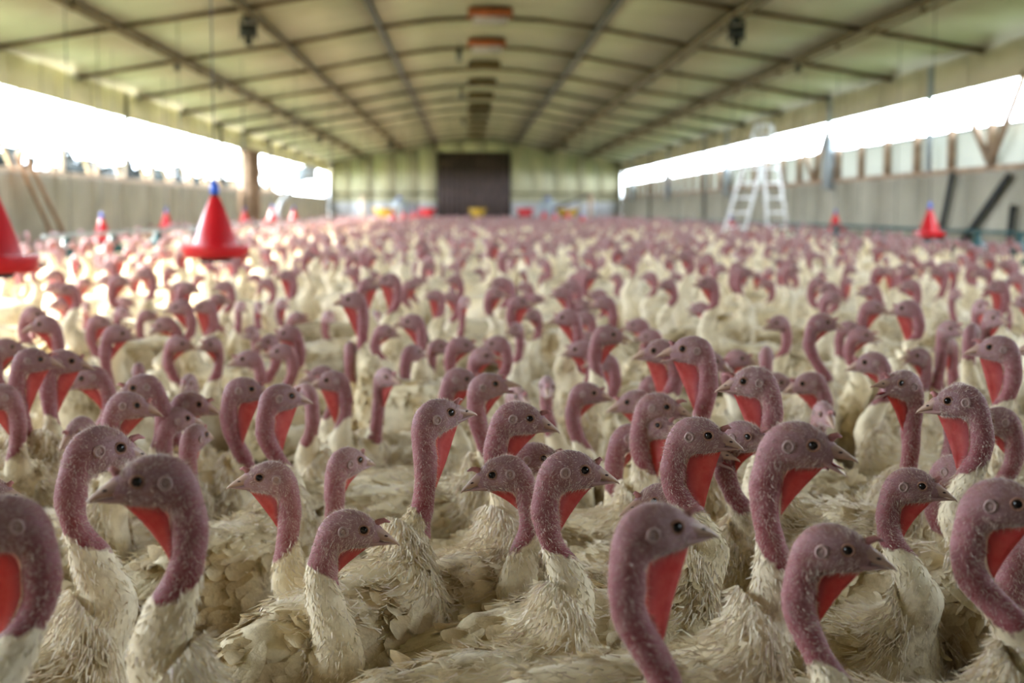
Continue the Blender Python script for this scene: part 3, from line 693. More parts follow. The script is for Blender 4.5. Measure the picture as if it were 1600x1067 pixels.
def mouth_geo(ang):
    a = math.radians(ang); V = []; Q = []; T = []
    for x, w in ((1.7, 1.0), (2.8, .85), (3.9, .55), (4.7, .22)):
        for k, s in ((0, -1), (1, 1), (2, 1), (3, -1)):
            z = -1.66 if k < 2 else -1.68 - (x - 1.9) * math.tan(a) - .05
            if k >= 2: z = min(z, -1.75)
            V.append((x, s * w * .9, z))
    n = 4
    Q = [(i * 4 + k, i * 4 + (k + 1) % 4, (i + 1) * 4 + (k + 1) % 4, (i + 1) * 4 + k) for i in range(n - 1) for k in range(4)]
    V2 = []
    for x, w, h in ((1.9, .55, .35), (3.0, .5, .3), (4.0, .3, .2), (4.7, .05, .05)):
        z = -1.68 - (x - 1.9) * math.tan(a * .62)
        V2 += [(x, -w, z), (x, w, z), (x, w, z - h), (x, -w, z - h)]
    Q += [tuple(16 + j for j in (i * 4 + k, i * 4 + (k + 1) % 4, (i + 1) * 4 + (k + 1) % 4, (i + 1) * 4 + k)) for i in range(n - 1) for k in range(4)]
    V2 = np.array(V2); V = np.array(V)
    # lining: back of the gape only
    V[:, 0] = 1.3 + (V[:, 0] - 1.7) * .45
    return np.concatenate([V, V2]), Q, []
def ellipsoid(c, r, seg=12, rings=7):
    V = []; 
    for i in range(rings + 1):
        ph = math.pi * i / rings
        for k in range(seg):
            th = 2 * math.pi * k / seg
            V.append((c[0] + r[0] * math.sin(ph) * math.cos(th), c[1] + r[1] * math.cos(ph), c[2] + r[2] * math.sin(ph) * math.sin(th)))
    Q = [(i * seg + k, i * seg + (k + 1) % seg, (i + 1) * seg + (k + 1) % seg, (i + 1) * seg + k) for i in range(rings) for k in range(seg)]
    return V, Q, []
def torus(c, R, r, sy=1.0, seg=16, sec=6, squash=.85):
    V = []
    for i in range(seg):
        a = 2 * math.pi * i / seg
        for k in range(sec):
            b = 2 * math.pi * k / sec; rr = R + r * math.cos(b)
            V.append((c[0] + rr * math.cos(a), c[1] + r * math.sin(b) * sy, c[2] + rr * math.sin(a) * squash))
    Q = [(i * sec + k, i * sec + (k + 1) % sec, ((i + 1) % seg) * sec + (k + 1) % sec, ((i + 1) % seg) * sec + k) for i in range(seg) for k in range(sec)]
    return V, Q, []
def eye_mesh(name, side, seg):
    a = ellipsoid((0, side * 1.42, 0), (.74, .72, .72), seg, max(5, seg // 2)); b = torus((0, side * 1.86, 0), .80, .17, 1.1, seg + 4, 6, .92)
    V = a[0] + b[0]; Q = a[1] + [tuple(i + len(a[0]) for i in q) for q in b[1]]
    return new_mesh(name, np.array(V) * .01, Q, None, (m_eye, m_lid), mat_q=[0] * len(a[1]) + [1] * len(b[1]))
ME_EYE = {(s, g): eye_mesh('eye', s, g) for s in (-1, 1) for g in (8, 14)}
def ear_geo(s):
    a = ellipsoid((-3.1, s * 2.22, -.75), (.55, .16, .6), 12, 5); b = torus((-3.1, s * 2.32, -.75), .66, .22, 1, 14, 5, 1.1)
    return a[0] + b[0], a[1] + [tuple(i + len(a[0]) for i in q) for q in b[1]], []
ME_EAR = {s: part_mesh('ear', ear_geo(s), m_ear) for s in (-1, 1)}
ME_NOS = {s: part_mesh('nostril', ellipsoid((3.75, s * .72, -.55), (.42, .12, .16), 8, 5), m_nostril) for s in (-1, 1)}
def snood_geo(L):
    g = Geo(); g.tube([(1.9, 0, .9), (2.3, 0, 1.35), (2.3 + L * .45, 0, 1.75), (2.3 + L, 0, 1.62)], [.62, .52, .38, .12], 8)
    return np.concatenate(g.V), g.Q, g.T
ME_SN = [part_mesh('snood', snood_geo(L), m_snood) for L in (.7, 1.2, 1.8)]
ME_MOUTH = {}
def mouth_mesh(a):
    if a not in ME_MOUTH: ME_MOUTH[a] = part_mesh('mouth_lining', mouth_geo(a), m_mouth)
    return ME_MOUTH[a]
def wattle_mesh(name, c, size, seed):
    """web of skin from the jaw down the front of the neck"""
    r = random.Random(seed); R, O = c['R'], c['O']
    jaw = [O + R @ np.array(p) for p in ((2.5, 0, -2.5), (1.2, 0, -2.9), (-.2, 0, -3.25), (-1.4, 0, -3.7), (-2.3, 0, -4.3), (-2.9, 0, -5.4))]
    Vn = c['V'][c['nT']:c['nT'] + c['nN']][::-1]
    reach = (0, 2.4, 5.2, 9.5)[size]; pts = list(jaw); acc = 0; prev = jaw[-1]
    for p in Vn:
        if acc > reach: break
        acc += np.linalg.norm(p - prev); pts.append(p); prev = p
    pts = np.array(pts); al = np.concatenate([[0], np.cumsum(np.linalg.norm(np.diff(pts, axis=0), axis=1))])
    stop = min(al[-1], al[5] + reach); nu, nv = 12, 5
    us = np.linspace(0, stop, nu); A = np.stack([np.interp(us, al, pts[:, k]) for k in range(3)], 1)
    up = R @ np.array((0, 0, 1.0)); A[: nu // 2] += up * .35
    a, b = A[0], A[-1]; midp = (a + b) / 2; corner = A[nu // 2]; bul = (-.4, -.42, -.26, -.10)[size] + r.uniform(-.1, .1)
    ctrl = midp + (midp - corner) * bul
    t = np.linspace(0, 1, nu)[:, None]; E = (1 - t) ** 2 * a + 2 * (1 - t) * t * ctrl + t * t * b
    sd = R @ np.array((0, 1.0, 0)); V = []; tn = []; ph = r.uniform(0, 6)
    for s in (-1, 1):
        for i in range(nu):
            for k in range(nv):
                v = k / (nv - 1); p = A[i] * (1 - v) + E[i] * v
                tn.append(v)
                wob = .35 * math.sin(ph + 5 * i / nu + 3 * v) * v * (1 - abs(2 * i / (nu - 1) - 1))
                V.append(p + sd * (s * (.75 * (1 - v) ** 2 + .10) * math.sin(math.pi * (i + .6) / (nu + .2)) + wob))
    Q = []; h = nu * nv
    for i in range(nu - 1):
        for k in range(nv - 1):
            q = (i * nv + k, i * nv + k + 1, (i + 1) * nv + k + 1, (i + 1) * nv + k); Q.append(q); Q.append(tuple(h + x for x in q[::-1]))
        k = nv - 1; Q.append((i * nv + k, h + i * nv + k, h + (i + 1) * nv + k, (i + 1) * nv + k))
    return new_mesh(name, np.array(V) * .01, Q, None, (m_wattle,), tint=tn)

PLUM = {'a': [plumage_mesh('plumage', 620, 10 + i) for i in range(4)], 'b': [plumage_mesh('plumage', 440, 20 + i, (5, 7), (2.3, 3.2)) for i in range(3)], 'c': [plumage_mesh('plumage', 260, 30 + i, (5.5, 8), (2.6, 3.8)) for i in range(3)]}
WING = {(s, v): wing_mesh('wing', s, 40 + v, v < 2) for s in (-1, 1) for v in range(3)}
FLIGHT = {(s, k): flight_feather_mesh('flight_feather', s, k, 60 + k) for s in (-1, 1) for k in range(5)}
TAIL = [tail_mesh('tail', 50 + i) for i in range(2)]
LEGS = {L: leg_mesh('leg', L) for L in (4, 8, 12, 16, 20, 24)}

def body_drop(hz): return max(-18, min(0, hz - 76)) + min(6, max(0, (hz - 78) * .6))

def settle(birds, iters=260):
    """push crowded trunks apart: small shifts and turns of each trunk about its head"""
    n = len(birds); off = np.array((-11.0, 1.0, 12.5)); rad = np.array((10.0, 11.6, 9.4))
    th = np.array([math.radians(b['byaw']) for b in birds]); th0 = th.copy()
    hp = np.array([(b['x'], b['y']) for b in birds]); sh = np.zeros((n, 2)); lock = np.array([.3 if b['lock'] else 1.0 for b in birds])
    for it in range(iters):
        ax = np.stack([np.cos(th), np.sin(th)], 1); ctr = hp - ax * 21.5 + sh
        P = ctr[:, None] + ax[:, None] * off[None, :, None]; Pf = P.reshape(-1, 2); rf = np.tile(rad, n); ow = np.repeat(np.arange(n), 3)
        d = Pf[:, None] - Pf[None]; dist = np.sqrt((d ** 2).sum(-1)) + 1e-6; pen = np.maximum(0, rf[:, None] + rf[None] - dist) * (ow[:, None] != ow[None])
        f = ((pen / dist)[..., None] * d).sum(1) * .12
        F = f.reshape(n, 3, 2); lin = F.sum(1); perp = np.stack([-ax[:, 1], ax[:, 0]], 1)
        tq = (F * perp[:, None]).sum(-1) @ (off - 21.5 * 0)
        sh += (lin * .35 - sh * .05) * lock[:, None]; ln = np.linalg.norm(sh, axis=1, keepdims=True); sh *= np.minimum(1, 5 / np.maximum(ln, 1e-6))
        th += np.clip(tq * .0025 - (th - th0) * .02, -.05, .05) * lock; th = np.clip(th, th0 - .8, th0 + .8)
    for b, t, s in zip(birds, th, sh): b['byaw'] = math.degrees(t); b['sh'] = s
    return float(pen.sum())

def frame_of(b):
    """ground origin, yaw, head in body frame, all cm"""
    th = math.radians(b['byaw']); ax = np.array((math.cos(th), math.sin(th))); ctr = np.array((b['x'], b['y'])) - ax * 21.5 + b.get('sh', np.zeros(2))
    rel = np.array((b['x'], b['y'])) - ctr
    hx = rel @ ax; hy = rel @ np.array((-ax[1], ax[0]))
    hyaw = math.radians(b['yaw'] - b['byaw']); hyaw = (hyaw + math.pi) % (2 * math.pi) - math.pi
    return ctr, th, hx, hy, hyaw

TIER = {'a': (3, 28), 'b': (2, 20), 'c': (2, 14), 'd': (1, 12)}
def make_turkey(b, seed, tier):
    sub, seg = TIER[tier]
    ctr, th, hx, hy, hyaw = frame_of(b)
    dz = body_drop(b['z'])
    c = bird_controls(hx, hy, b['z'], hyaw, math.radians(b['pitch']), dz, b['skin'])
    r = random.Random(seed)
    tone = .25 if b['k'] == 'dark' else r.uniform(.25, 1.0) if tier in 'ab' else r.uniform(.55, 1.0)  # distant birds get lighter skin: far overexposure painted into the tone
    me, P, out, sk, (k0, k1) = body_mesh('turkey', c, sub, seg, seed, tone)
    o = obj('turkey', me); o.location = (ctr[0] * .01, ctr[1] * .01, 0); o.rotation_euler = (0, 0, th)
    H = Matrix.Translation(Vector(c['O'] * .01)) @ Matrix(c['R'].tolist()).to_4x4()
    T = Matrix.Translation((0, 0, dz * .01))
    for s in (-1, 1): obj('eye', ME_EYE[(s, 14 if tier in 'ab' else 8)], o, H)
    ub = None
    a = int(b['mouth'] * 1.4); HG = Matrix.Translation(Vector(HINGE) * .01)
    ub = obj('upper_beak', me_up, o, H @ HG @ Matrix.Rotation(math.radians(-a * .25), 4, 'Y') @ HG.inverted())
    obj('lower_beak', me_lo, o, H @ Matrix.Translation(Vector(HINGE) * .01) @ Matrix.Rotation(math.radians(a), 4, 'Y'))
    if a: obj('mouth_lining', mouth_mesh(a), o, H)
    if b['wattle']: obj('wattle', wattle_mesh('wattle', c, b['wattle'], seed), o)
    if tier in 'abc':
        obj('snood', ME_SN[seed % 3], o, H)
        v = 0 if tier in 'ab' else 1
        for s in (-1, 1):
            w = obj('wing', WING[(s, seed % 2)], o, T)
            if tier == 'a':
                for k in range(5): obj('flight_feather', FLIGHT[(s, k)], w)
        obj('tail', TAIL[seed % 2], o, T)
        pl = PLUM[tier]; tag(obj('plumage', pl[seed % len(pl)], o, T), kind='stuff')
    if tier in 'ab':
        for s in (-1, 1):
            obj('ear', ME_EAR[s], o, H)
            L = max(4, min(24, int(round((20 + dz) / 4) * 4)))
            if tier == 'a': obj('nostril', ME_NOS[s], ub)
            obj('leg', LEGS[L], o, Matrix.Translation((.01, s * .055, 0)))
        tag(obj('bristles', hair_mesh('bristles', P, out, sk, k0, 2600 if tier == 'a' else 900, 1300 if tier == 'a' else 420, seed), o), kind='stuff')
    return o

def low_turkey(b, seed, seg=8, detail=1):
    """whole far bird as plain arrays (m): verts, quads, tris, mask"""
    ctr, th, hx, hy, hyaw = frame_of(b); dz = body_drop(b['z'])
    c = bird_controls(hx, hy, b['z'], hyaw, math.radians(b['pitch']), dz, b['skin'], nn=4 if detail else 3)
    nT, nN = c['nT'], c['nN']
    idx = [0, 1, 2, 4, 6, 8, 9] + list(range(nT, nT + nN)) + [nT + nN + i for i in ((1, 2, 3, 5, 6, 8) if detail else (1, 3, 5, 8))]
    D, V, S, M = (c[k][idx] for k in 'DVSM')
    P, _ = ring_points(D, V, S, seg); n = len(D); tone = random.Random(seed).uniform(0.55, 1)
    mask = np.zeros((n, seg, 4)); mask[..., :3] = M[:, None]; mask[..., 0] = .76 / (1 + np.exp(np.clip(M[:, 0:1] / .8, -30, 30))); mask[..., 1] = np.maximum(mask[..., 1], .85); mask[..., 3] = tone  # far skin paled: haze and overexposure put into the masks
    i = np.arange(n - 1)[:, None] * seg; j = np.arange(seg)[None, :]; j2 = (j + 1) % seg
    Q = np.stack([i + j2, i + seg + j2, i + seg + j, i + j], -1).reshape(-1, 4)
    Vt = P.reshape(-1, 3); mk = mask.reshape(-1, 4)
    R, O = c['R'], c['O']
    tip = O + R @ np.array((6.2, 0, -1.5)); b0 = len(Vt)
    T = [((n - 1) * seg + k, b0, (n - 1) * seg + (k + 1) % seg) for k in range(seg)]
    Vt = np.concatenate([Vt, [tip]]); mk = np.concatenate([mk, [[1, 1, 0, 1]]])
    tail = [np.array(p) + (0, 0, dz) for p in ((-20, -5, 46), (-20, 5, 46), (-33, 6, 40), (-33, -6, 40), (-20, 0, 42))]
    b1 = len(Vt); Vt = np.concatenate([Vt, tail]); mk = np.concatenate([mk, [[0, 0, 0, tone]] * 5]); Q = np.concatenate([Q, [[b1, b1 + 1, b1 + 2, b1 + 3]]])
    T += [(b1 + 4, b1 + 3, b1 + 2), (b1 + 4, b1, b1 + 3), (b1 + 4, b1 + 2, b1 + 1)]
    # wattle wedge
    w = b['wattle'] * 2.6
    A, B_, C_ = O + R @ np.array((2.0, 0, -2.0)), O + R @ np.array((-2.6, 0, -4.0)), O + R @ np.array((-2.5, 0, -5.0 - w))
    sd = R @ np.array((0, .5, 0)); b2 = len(Vt)
    Vt = np.concatenate([Vt, [A, B_ - sd * 2, C_, B_ + sd * 2]]); mk = np.concatenate([mk, [[1, 0, 1, tone]] * 4])
    T += [(b2, b2 + 1, b2 + 2), (b2, b2 + 2, b2 + 3)]
    return Vt * .01, Q, np.array(T), mk, ctr * .01, th
# ------------------------------------------------------------------ barn shell
def struct(o): o['kind'] = 'structure'; return o
YM = (YB + YE) / 2
g = Geo().box((XL - .3, YB - .3, -.25), (XR + .3, YE + .3, 0)); struct(g.build('floor', m_litter))
g = Geo().box((-130, YB - 60, -.6), (130, 190, -.3)); struct(g.build('ground', m_grass))

# ceiling: roof skin + one insulation sheet per bay and slope, purlins along the barn, battens across it
xs = [-7.5, -5.6, -3.7, -2.0, -1.0, 0, 1.0, 2.0, 3.7, 5.6, 7.5]
g = Geo()
for a, b_ in zip(xs[:-1], xs[1:]):
    za, zb = roof_h(a) + .06, roof_h(b_) + .06
    xa = CX + a - (.45 if a == -7.5 else 0); xb = CX + b_ + (.45 if b_ == 7.5 else 0)
    za -= .1 if a == -7.5 else 0; zb -= .1 if b_ == 7.5 else 0
    V = [(xa, YB - .3, za), (xb, YB - .3, zb), (xb, YE + .3, zb), (xa, YE + .3, za)]
    g.add(V + [(x, y, z + .12) for x, y, z in V], [(0, 3, 2, 1), (4, 5, 6, 7), (0, 1, 5, 4), (1, 2, 6, 5), (2, 3, 7, 6), (3, 0, 4, 7)])
ceiling = struct(g.build('ceiling', m_grey))
BAYS = [26.5 + 4.72 * k for k in range(-8, 11)]
BAYS = [y for y in BAYS if YB < y < YE - .3]
ys = [YB] + BAYS + [YE]
strips = [(-7.5, -5.6), (-5.6, -3.7), (-3.7, -2.0), (-2.0, -1.0, 0, 1.0, 2.0), (2.0, 3.7), (3.7, 5.6), (5.6, 7.5)]
for st in strips:
    for y0, y1 in zip(ys[:-1], ys[1:]):
        g = Geo(); n = len(st); V = []
        for k, x in enumerate(st):
            xx = CX + x + (.012 if k == 0 else -.012 if k == n - 1 else 0); z = roof_h(x) + rnd.uniform(0, .006)
            for y in (y0 + .012, y1 - .012): V += [(xx, y, z), (xx, y, z + .04)]
        Q = []
        for k in range(n - 1):
            a = 4 * k
            Q += [(a, a + 2, a + 6, a + 4), (a + 1, a + 5, a + 7, a + 3), (a, a + 4, a + 5, a + 1), (a + 2, a + 3, a + 7, a + 6)]
        Q += [(0, 1, 3, 2), (4 * n - 4, 4 * n - 2, 4 * n - 1, 4 * n - 3)]
        g.add(V, Q); g.build('panel', m_ceil, ceiling)
for x, w, h, m in ((-2.0, .075, .07, m_purlin_d), (2.0, .075, .07, m_purlin_d), (-3.7, .105, .10, m_purlin), (3.7, .105, .10, m_purlin), (-5.6, .075, .075, m_purlin), (5.6, .075, .075, m_purlin)):
    z = roof_h(x) - h / 2 - .004
    g = Geo().bar((CX + x, YB, z), (CX + x, YE - .05, z), w, h)
    p = g.build('purlin', m, ceiling)
    if abs(x) > 3:      # a pipe strapped under the outer purlins
        g = Geo().tube([(CX + x + .05, YB, z - .10), (CX + x + .05, YE - .1, z - .10)], .022, 6)
        for k in range(30): g.box((CX + x + .02, 8 + 2.2 * k, z - .13), (CX + x + .08, 8.05 + 2.2 * k, z - .03))
        q = g.build('pipe', m, p)
for y in BAYS:
    if y < 4: continue
    g = Geo(); pts = [(CX + x, y, roof_h(x) - .035) for x in xs]
    for a, b_ in zip(pts[:-1], pts[1:]): g.bar(a, b_, .075, .065)
    g.build('batten', m_batten if y < 40 else m_purlin_d, ceiling)

# side walls
def side_wall(name, x, s, m_head):
    """s = +1 if the barn lies towards +x of this wall"""
    out = lambda a, b_: (min(a, b_), max(a, b_))
    x0, x1 = out(x - s * .16, x - s * .03)
    root = struct(Geo().box((x0, YB, 0), (x1, YE, ZLO)).build(name, m_conc))
    n = 34; w = (YE - YB) / n
    a0, a1 = out(x - s * .03, x)
    for k in range(n):
        Geo().box((a0, YB + k * w + .012, .0), (a1 + rnd.uniform(-.006, .006), YB + (k + 1) * w - .012, ZLO - .012)).build('panel', m_conc, root)
    b0, b1 = out(x - s * .05, x + s * .02)
    for k in range(n):
        Geo().box((b0, YB + k * w + .008, ZHI), (b1 + rnd.uniform(-.004, .004), YB + (k + 1) * w - .008, ZEAVE + .03)).build('header_board', m_head, root)
    # unseen closed stretch behind the camera, its length shaped for contrast on near birds
    Geo().box((x0, YB, ZLO), (x1, OPEN0, ZHI)).build('blind_panel', m_conc, root)
    Geo().box((x0, OPEN1, ZLO), (x1, YE, ZHI)).build('blind_panel', m_conc, root)
    c0, c1 = out(x - s * .2, x + s * .04)
    Geo().box((c0, YB, ZLO - .01), (c1, YE, ZLO + .07)).build('sill', m_woodl if s > 0 else m_wood, root)
    return root
wall_left = side_wall('wall_left', XL, 1, m_header)
wall_right = side_wall('wall_right', XR, -1, m_header_r)
# posts and braces of the open (sunny) side
for k in range(29):
    y = 4.3 + 2.36 * k
    Geo().box((XL - .10, y - .03, ZLO + .07), (XL - .03, y + .03, ZHI)).build('stud', m_woodl, wall_left)
    if k % 1 == 0 and y < 60:
        Geo().bar((XL - .13, y - 1.25, ZLO + .85), (XL - .13, y - .25, ZLO + .07), .07, .05, up=(1, 0, 0)).build('brace', m_woodl, wall_left)
for y, w in ((21.7, .05), (30.0, .10), (41.3, .09), (51.5, .08)):
    Geo().box((XL + .0, y - w / 2, ZLO + .05), (XL + .07, y + w / 2, ZEAVE - .02)).build('post', m_dark, wall_left)
Geo().box((XL, 44.6, 0), (XL + .35, 46.6, ZHI)).box((XL + .35, 45.2, 0), (XL + .5, 45.9, ZHI - .05)).build('pillar', m_wood, wall_left)
# curtain side: studs, V braces, raised film curtain, grey boxed posts
for k in range(38):
    y = 3.5 + 1.80 * k
    Geo().box((XR - .02, y - .055, ZLO + .07), (XR + .10, y + .055, ZLO + .72)).build('stud', m_wood, wall_right)
for y in (21.3, 32.4, 44.0, 56.0):
    for dy in (-1.25, 1.25):
        Geo().bar((XR - .05, y, ZLO + .08), (XR - .05, y + dy, ZLO + .08 + (1.05 if dy > 0 or y > 30 else 1.25)), .10, .07, up=(1, 0, 0)).build('brace', m_wood, wall_right)
g = Geo(); V = []; n = 300
for k in range(n):
    y = OPEN0 + (OPEN1 - OPEN0) * k / (n - 1); dx = .018 * math.sin(y * 4.1) + .01 * math.sin(y * 9.7)
    for z in (ZLO + .05, ZLO + .3, ZLO + .68): V.append((XR + .13 + dx * (1 if z < ZLO + .6 else .4), y, z))
g.add(V, [(3 * k + j, 3 * k + j + 1, 3 * k + 4 + j, 3 * k + 3 + j) for k in range(n - 1) for j in range(2)])
g.build('curtain', m_curtain, wall_right, True)
Geo().tube([(XR + .13, OPEN0, ZLO + .69), (XR + .13, OPEN1, ZLO + .69)], .022, 6).build('curtain_rod', m_grey, wall_right)
for y in (30.9, 43.2, 55.9, 68.0):
    Geo().box((XR - .14, y - .32, ZLO - .15), (XR - .01, y + .22, ZHI - .35)).box((XR - .10, y - .06, ZHI - .35), (XR - .02, y + .06, ZEAVE)).build('post', m_grey, wall_right)
for y in (24.2, 47.3, 61.5):
    Geo().box((XR - .08, y - .06, ZLO + .05 if y < 30 else 0), (XR - .01, y + .06, ZEAVE - .02)).build('post', m_grey if y < 30 else m_dark, wall_right)
for y0, z0, y1, z1 in ((22.8, ZLO + .0, 23.6, .25), (20.4, ZLO - .1, 23.0, .25), (20.2, 1.2, 20.5, .1)):
    Geo().bar((XR - .10, y0, z0), (XR - .10, y1, z1), .09, .07, up=(1, 0, 0)).build('strut', m_dark, wall_right)

# end walls
g = Geo(); prof = [(CX + x, roof_h(x) + .05) for x in xs]
def gable(g, y0, y1, x0=None, x1=None):
    pts = [(CX - 7.5, 0)] + prof + [(CX + 7.5, 0)]
    n = len(pts); V = [(x, y0, z) for x, z in pts] + [(x, y1, z) for x, z in pts]
    for k in range(1, n - 1): g.add([V[0], V[k], V[k + 1], V[n], V[n + k], V[n + k + 1]], [], [(0, 1, 2), (3, 5, 4)])
    return g
wall_front = struct(gable(Geo(), YB - .1, YB).build('wall_front', m_endlow))
wall_back = struct(gable(Geo(), YE, YE + .12).build('wall_back', m_endup))
DX0, DX1, DZ = -1.52, 2.14, EYE + 2.90
x = CX - 7.5
while x < CX + 7.45:
    x2 = min(CX + 7.5, x + 1.15)
    for lo, hi, m in ((0, 1.55, m_endlow), (1.62, 9, m_endup)):
        segs = [(x + .008, x2 - .008)]
        for a, b_ in segs:
            z1a, z1b = min(hi, roof_h(a - CX) - .01), min(hi, roof_h(b_ - CX) - .01)
            zlo = lo
            if b_ > DX0 and a < DX1:      # around the big door
                if hi < DZ: 
                    if a >= DX0 - .3 and b_ <= DX1 + .3: continue
                    if a < DX0: b_ = DX0 - .02
                    else: a = DX1 + .02
                elif a >= DX0 - .3 and b_ <= DX1 + .3: zlo = DZ + .05
                elif a < DX0: b_ = DX0 - .02
                else: a = DX1 + .02
                if b_ - a < .05: continue
            V = [(a, YE - .05, zlo), (b_, YE - .05, zlo), (b_, YE - .05, z1b), (a, YE - .05, z1a)]
            V += [(p, YE - .005, q) for p, _y, q in V]
            Geo().add(V, [(0, 1, 2, 3), (4, 7, 6, 5), (0, 4, 5, 1), (1, 5, 6, 2), (2, 6, 7, 3), (3, 7, 4, 0)]).build('panel', m, wall_back)
    x = x2
Geo().box((CX - 7.5, YE - .11, 1.94), (DX0 - .05, YE - .05, 2.04)).build('rail', m_purlin, wall_back)
Geo().box((DX1 + .05, YE - .11, 1.94), (CX + 7.5, YE - .05, 2.04)).build('rail', m_purlin, wall_back)
# double door of upright planks
door = struct(Geo().box((DX0 - .06, YE - .08, 0), (DX1 + .06, YE - .05, DZ + .06)).build('door_1', m_dark))
mid = (DX0 + DX1) / 2
for a, b_ in ((DX0, mid - .015), (mid + .015, DX1)):
    leaf = Geo().box((a, YE - .11, .03), (b_, YE - .09, DZ)).build('leaf', m_door, door)
    n = 7; w = (b_ - a) / n
    for k in range(n): Geo().box((a + k * w + .008, YE - .14 - rnd.uniform(0, .006), .04), (a + (k + 1) * w - .008, YE - .11, DZ - .02)).build('plank', m_door, leaf)
    for z in (.6, 2.0, 3.5): Geo().box((a + .05, YE - .17, z), (b_ - .05, YE - .14, z + .12)).build('ledge', m_door, leaf)

# outside: tree line beyond the sunny side
def hedge(name, x0, x1, y0, y1, h, seed):
    r = random.Random(seed); V = []; T = []
    nx = int(y1 - y0) * 30
    for k in range(nx):
        t = r.random(); y = y0 + (y1 - y0) * t; x = r.uniform(x0, x1); top = h * (0.78 + .22 * math.sin(y * .23 + seed) + .10 * math.sin(y * .9))
        z = -.3 + top * math.sqrt(r.random()); s = r.uniform(.5, 1.1); c = np.array((x, y, z))
        a, b_, d = [c + np.array([r.gauss(0, s) for _ in range(3)]) * .7 for _ in range(3)]
        n = len(V); V += [a, b_, d]; T.append((n, n + 1, n + 2))
    yy = np.arange(y0, y1 + .1, 2.0); c0 = len(V); Q = []
    for y in yy:
        top = h * (0.70 + .20 * math.sin(y * .23 + seed) + .08 * math.sin(y * .9)) - .3
        V += [np.array((x0 + 1.5, y, -.3)), np.array((x0 + 2.2, y, top)), np.array((x1 - 2.2, y, top)), np.array((x1 - 1.5, y, -.3))]
    for k in range(len(yy) - 1):
        for j in range(3): Q.append((c0 + 4 * k + j, c0 + 4 * k + j + 1, c0 + 4 * k + 5 + j, c0 + 4 * k + 4 + j))
    return tag(obj(name, new_mesh(name, np.array(V), Q, T, (m_leaf,), smooth=False)), 'dark green tree belt seen low through the open sunny side', 'tree belt', kind='stuff')
hedge('tree_belt', -46, -40, 60, 320, 7.0, 3)

# ------------------------------------------------------------------ roof and hanging fittings
def thing(o, label, cat, group=None): return tag(o, label, cat, group)
VENTY = [25.2, 29.7, 34.2, 38.8, 43.2, 47.4, 51.2, 55.0, 59.0, 63.5, 68]
ordn = ['nearest the camera', 'second from the camera', 'third from the camera', 'fourth from the camera', 'fifth from the camera', 'sixth from the camera', 'seventh from the camera', 'eighth from the camera', 'ninth from the camera', 'tenth from the camera', 'last before the door']
for k, y in enumerate(VENTY):
    z = roof_h(0); w = .36
    o = Geo().box((CX - w, y, z - .12), (CX + w, y + .30, z - .01)).build('ridge_vent', m_purlin_d)
    Geo().box((CX - w - .03, y - .05, z - .19), (CX + w + .03, y, z - .05)).box((CX - w - .03, y, z - .19), (CX - w + .02, y + .30, z - .12)).box((CX + w - .02, y, z - .19), (CX + w + .03, y + .30, z - .12)).build('frame', m_rust if k < 2 else m_purlin, o)
    if k < 2:
        Geo().add([(CX - w + .06, y - .02, z - .33), (CX + w - .06, y - .02, z - .33), (CX + w - .06, y + .26, z - .16), (CX - w + .06, y + .26, z - .16), (CX - w + .06, y - .02, z - .18), (CX + w - .06, y - .02, z - .18)],
              [(0, 3, 2, 1), (0, 1, 5, 4)], [(0, 4, 3), (1, 2, 5)]).build('panel', m_lamp, o)
    else:
        for i in range(3): Geo().box((CX - w + .05, y + .04 + .08 * i, z - .15), (CX + w - .05, y + .07 + .08 * i, z - .11)).build('slat', m_rust, o)
    thing(o, 'rust framed vent box at the roof ridge, ' + (ordn[k] if k < 10 else ordn[10]), 'vent', 'vents along the roof ridge')
def pulley(x, y, size, label, long=False):
    z = roof_h(x - CX) - .13
    o = Geo().box((x - .07 * size, y - .10 * size, z - .10 * size), (x + .07 * size, y + .10 * size, z)).build('winch', m_dark)
    g = Geo(); g.tube([(x - .11 * size, y, z - .22 * size), (x + .11 * size, y, z - .22 * size)], .10 * size, 12); g.build('drum', m_dark, o, True)
    Geo().box((x - .13 * size, y - .03, z - .36 * size), (x - .10 * size, y + .03, z - .05 * size)).box((x + .10 * size, y - .03, z - .36 * size), (x + .13 * size, y + .03, z - .05 * size)).build('bracket', m_dark, o)
    Geo().box((x - .05 * size, y - .05 * size, z - .44 * size), (x + .05 * size, y + .05 * size, z - .32 * size)).build('hook', m_dark, o)
    return thing(o, label, 'winch')
pulley(CX - 3.7, 21.9, 1.0, 'black winch under the brown roof beam on the sunny side')
pulley(CX + 3.7, 21.9, 1.0, 'black winch under the brown roof beam on the curtain side')
pulley(CX - 5.6, 26.0, .35, 'small black pulley on the outer beam above the sunny side, close to the camera')
pulley(CX - 5.6, 30.5, .35, 'small black pulley on the outer beam over the tall red drinker')
pulley(CX + 5.6, 26.0, .35, 'small black pulley on the outer beam above the curtain side')
pulley(CX - 5.6, 50.5, .7, 'dark winch far along the outer beam of the sunny side')
pulley(CX - 3.7, 61.0, .8, 'distant dark winch on the inner beam, sunny side of the door')
pulley(CX + 3.7, 61.0, .8, 'distant dark winch on the inner beam, curtain side of the door')
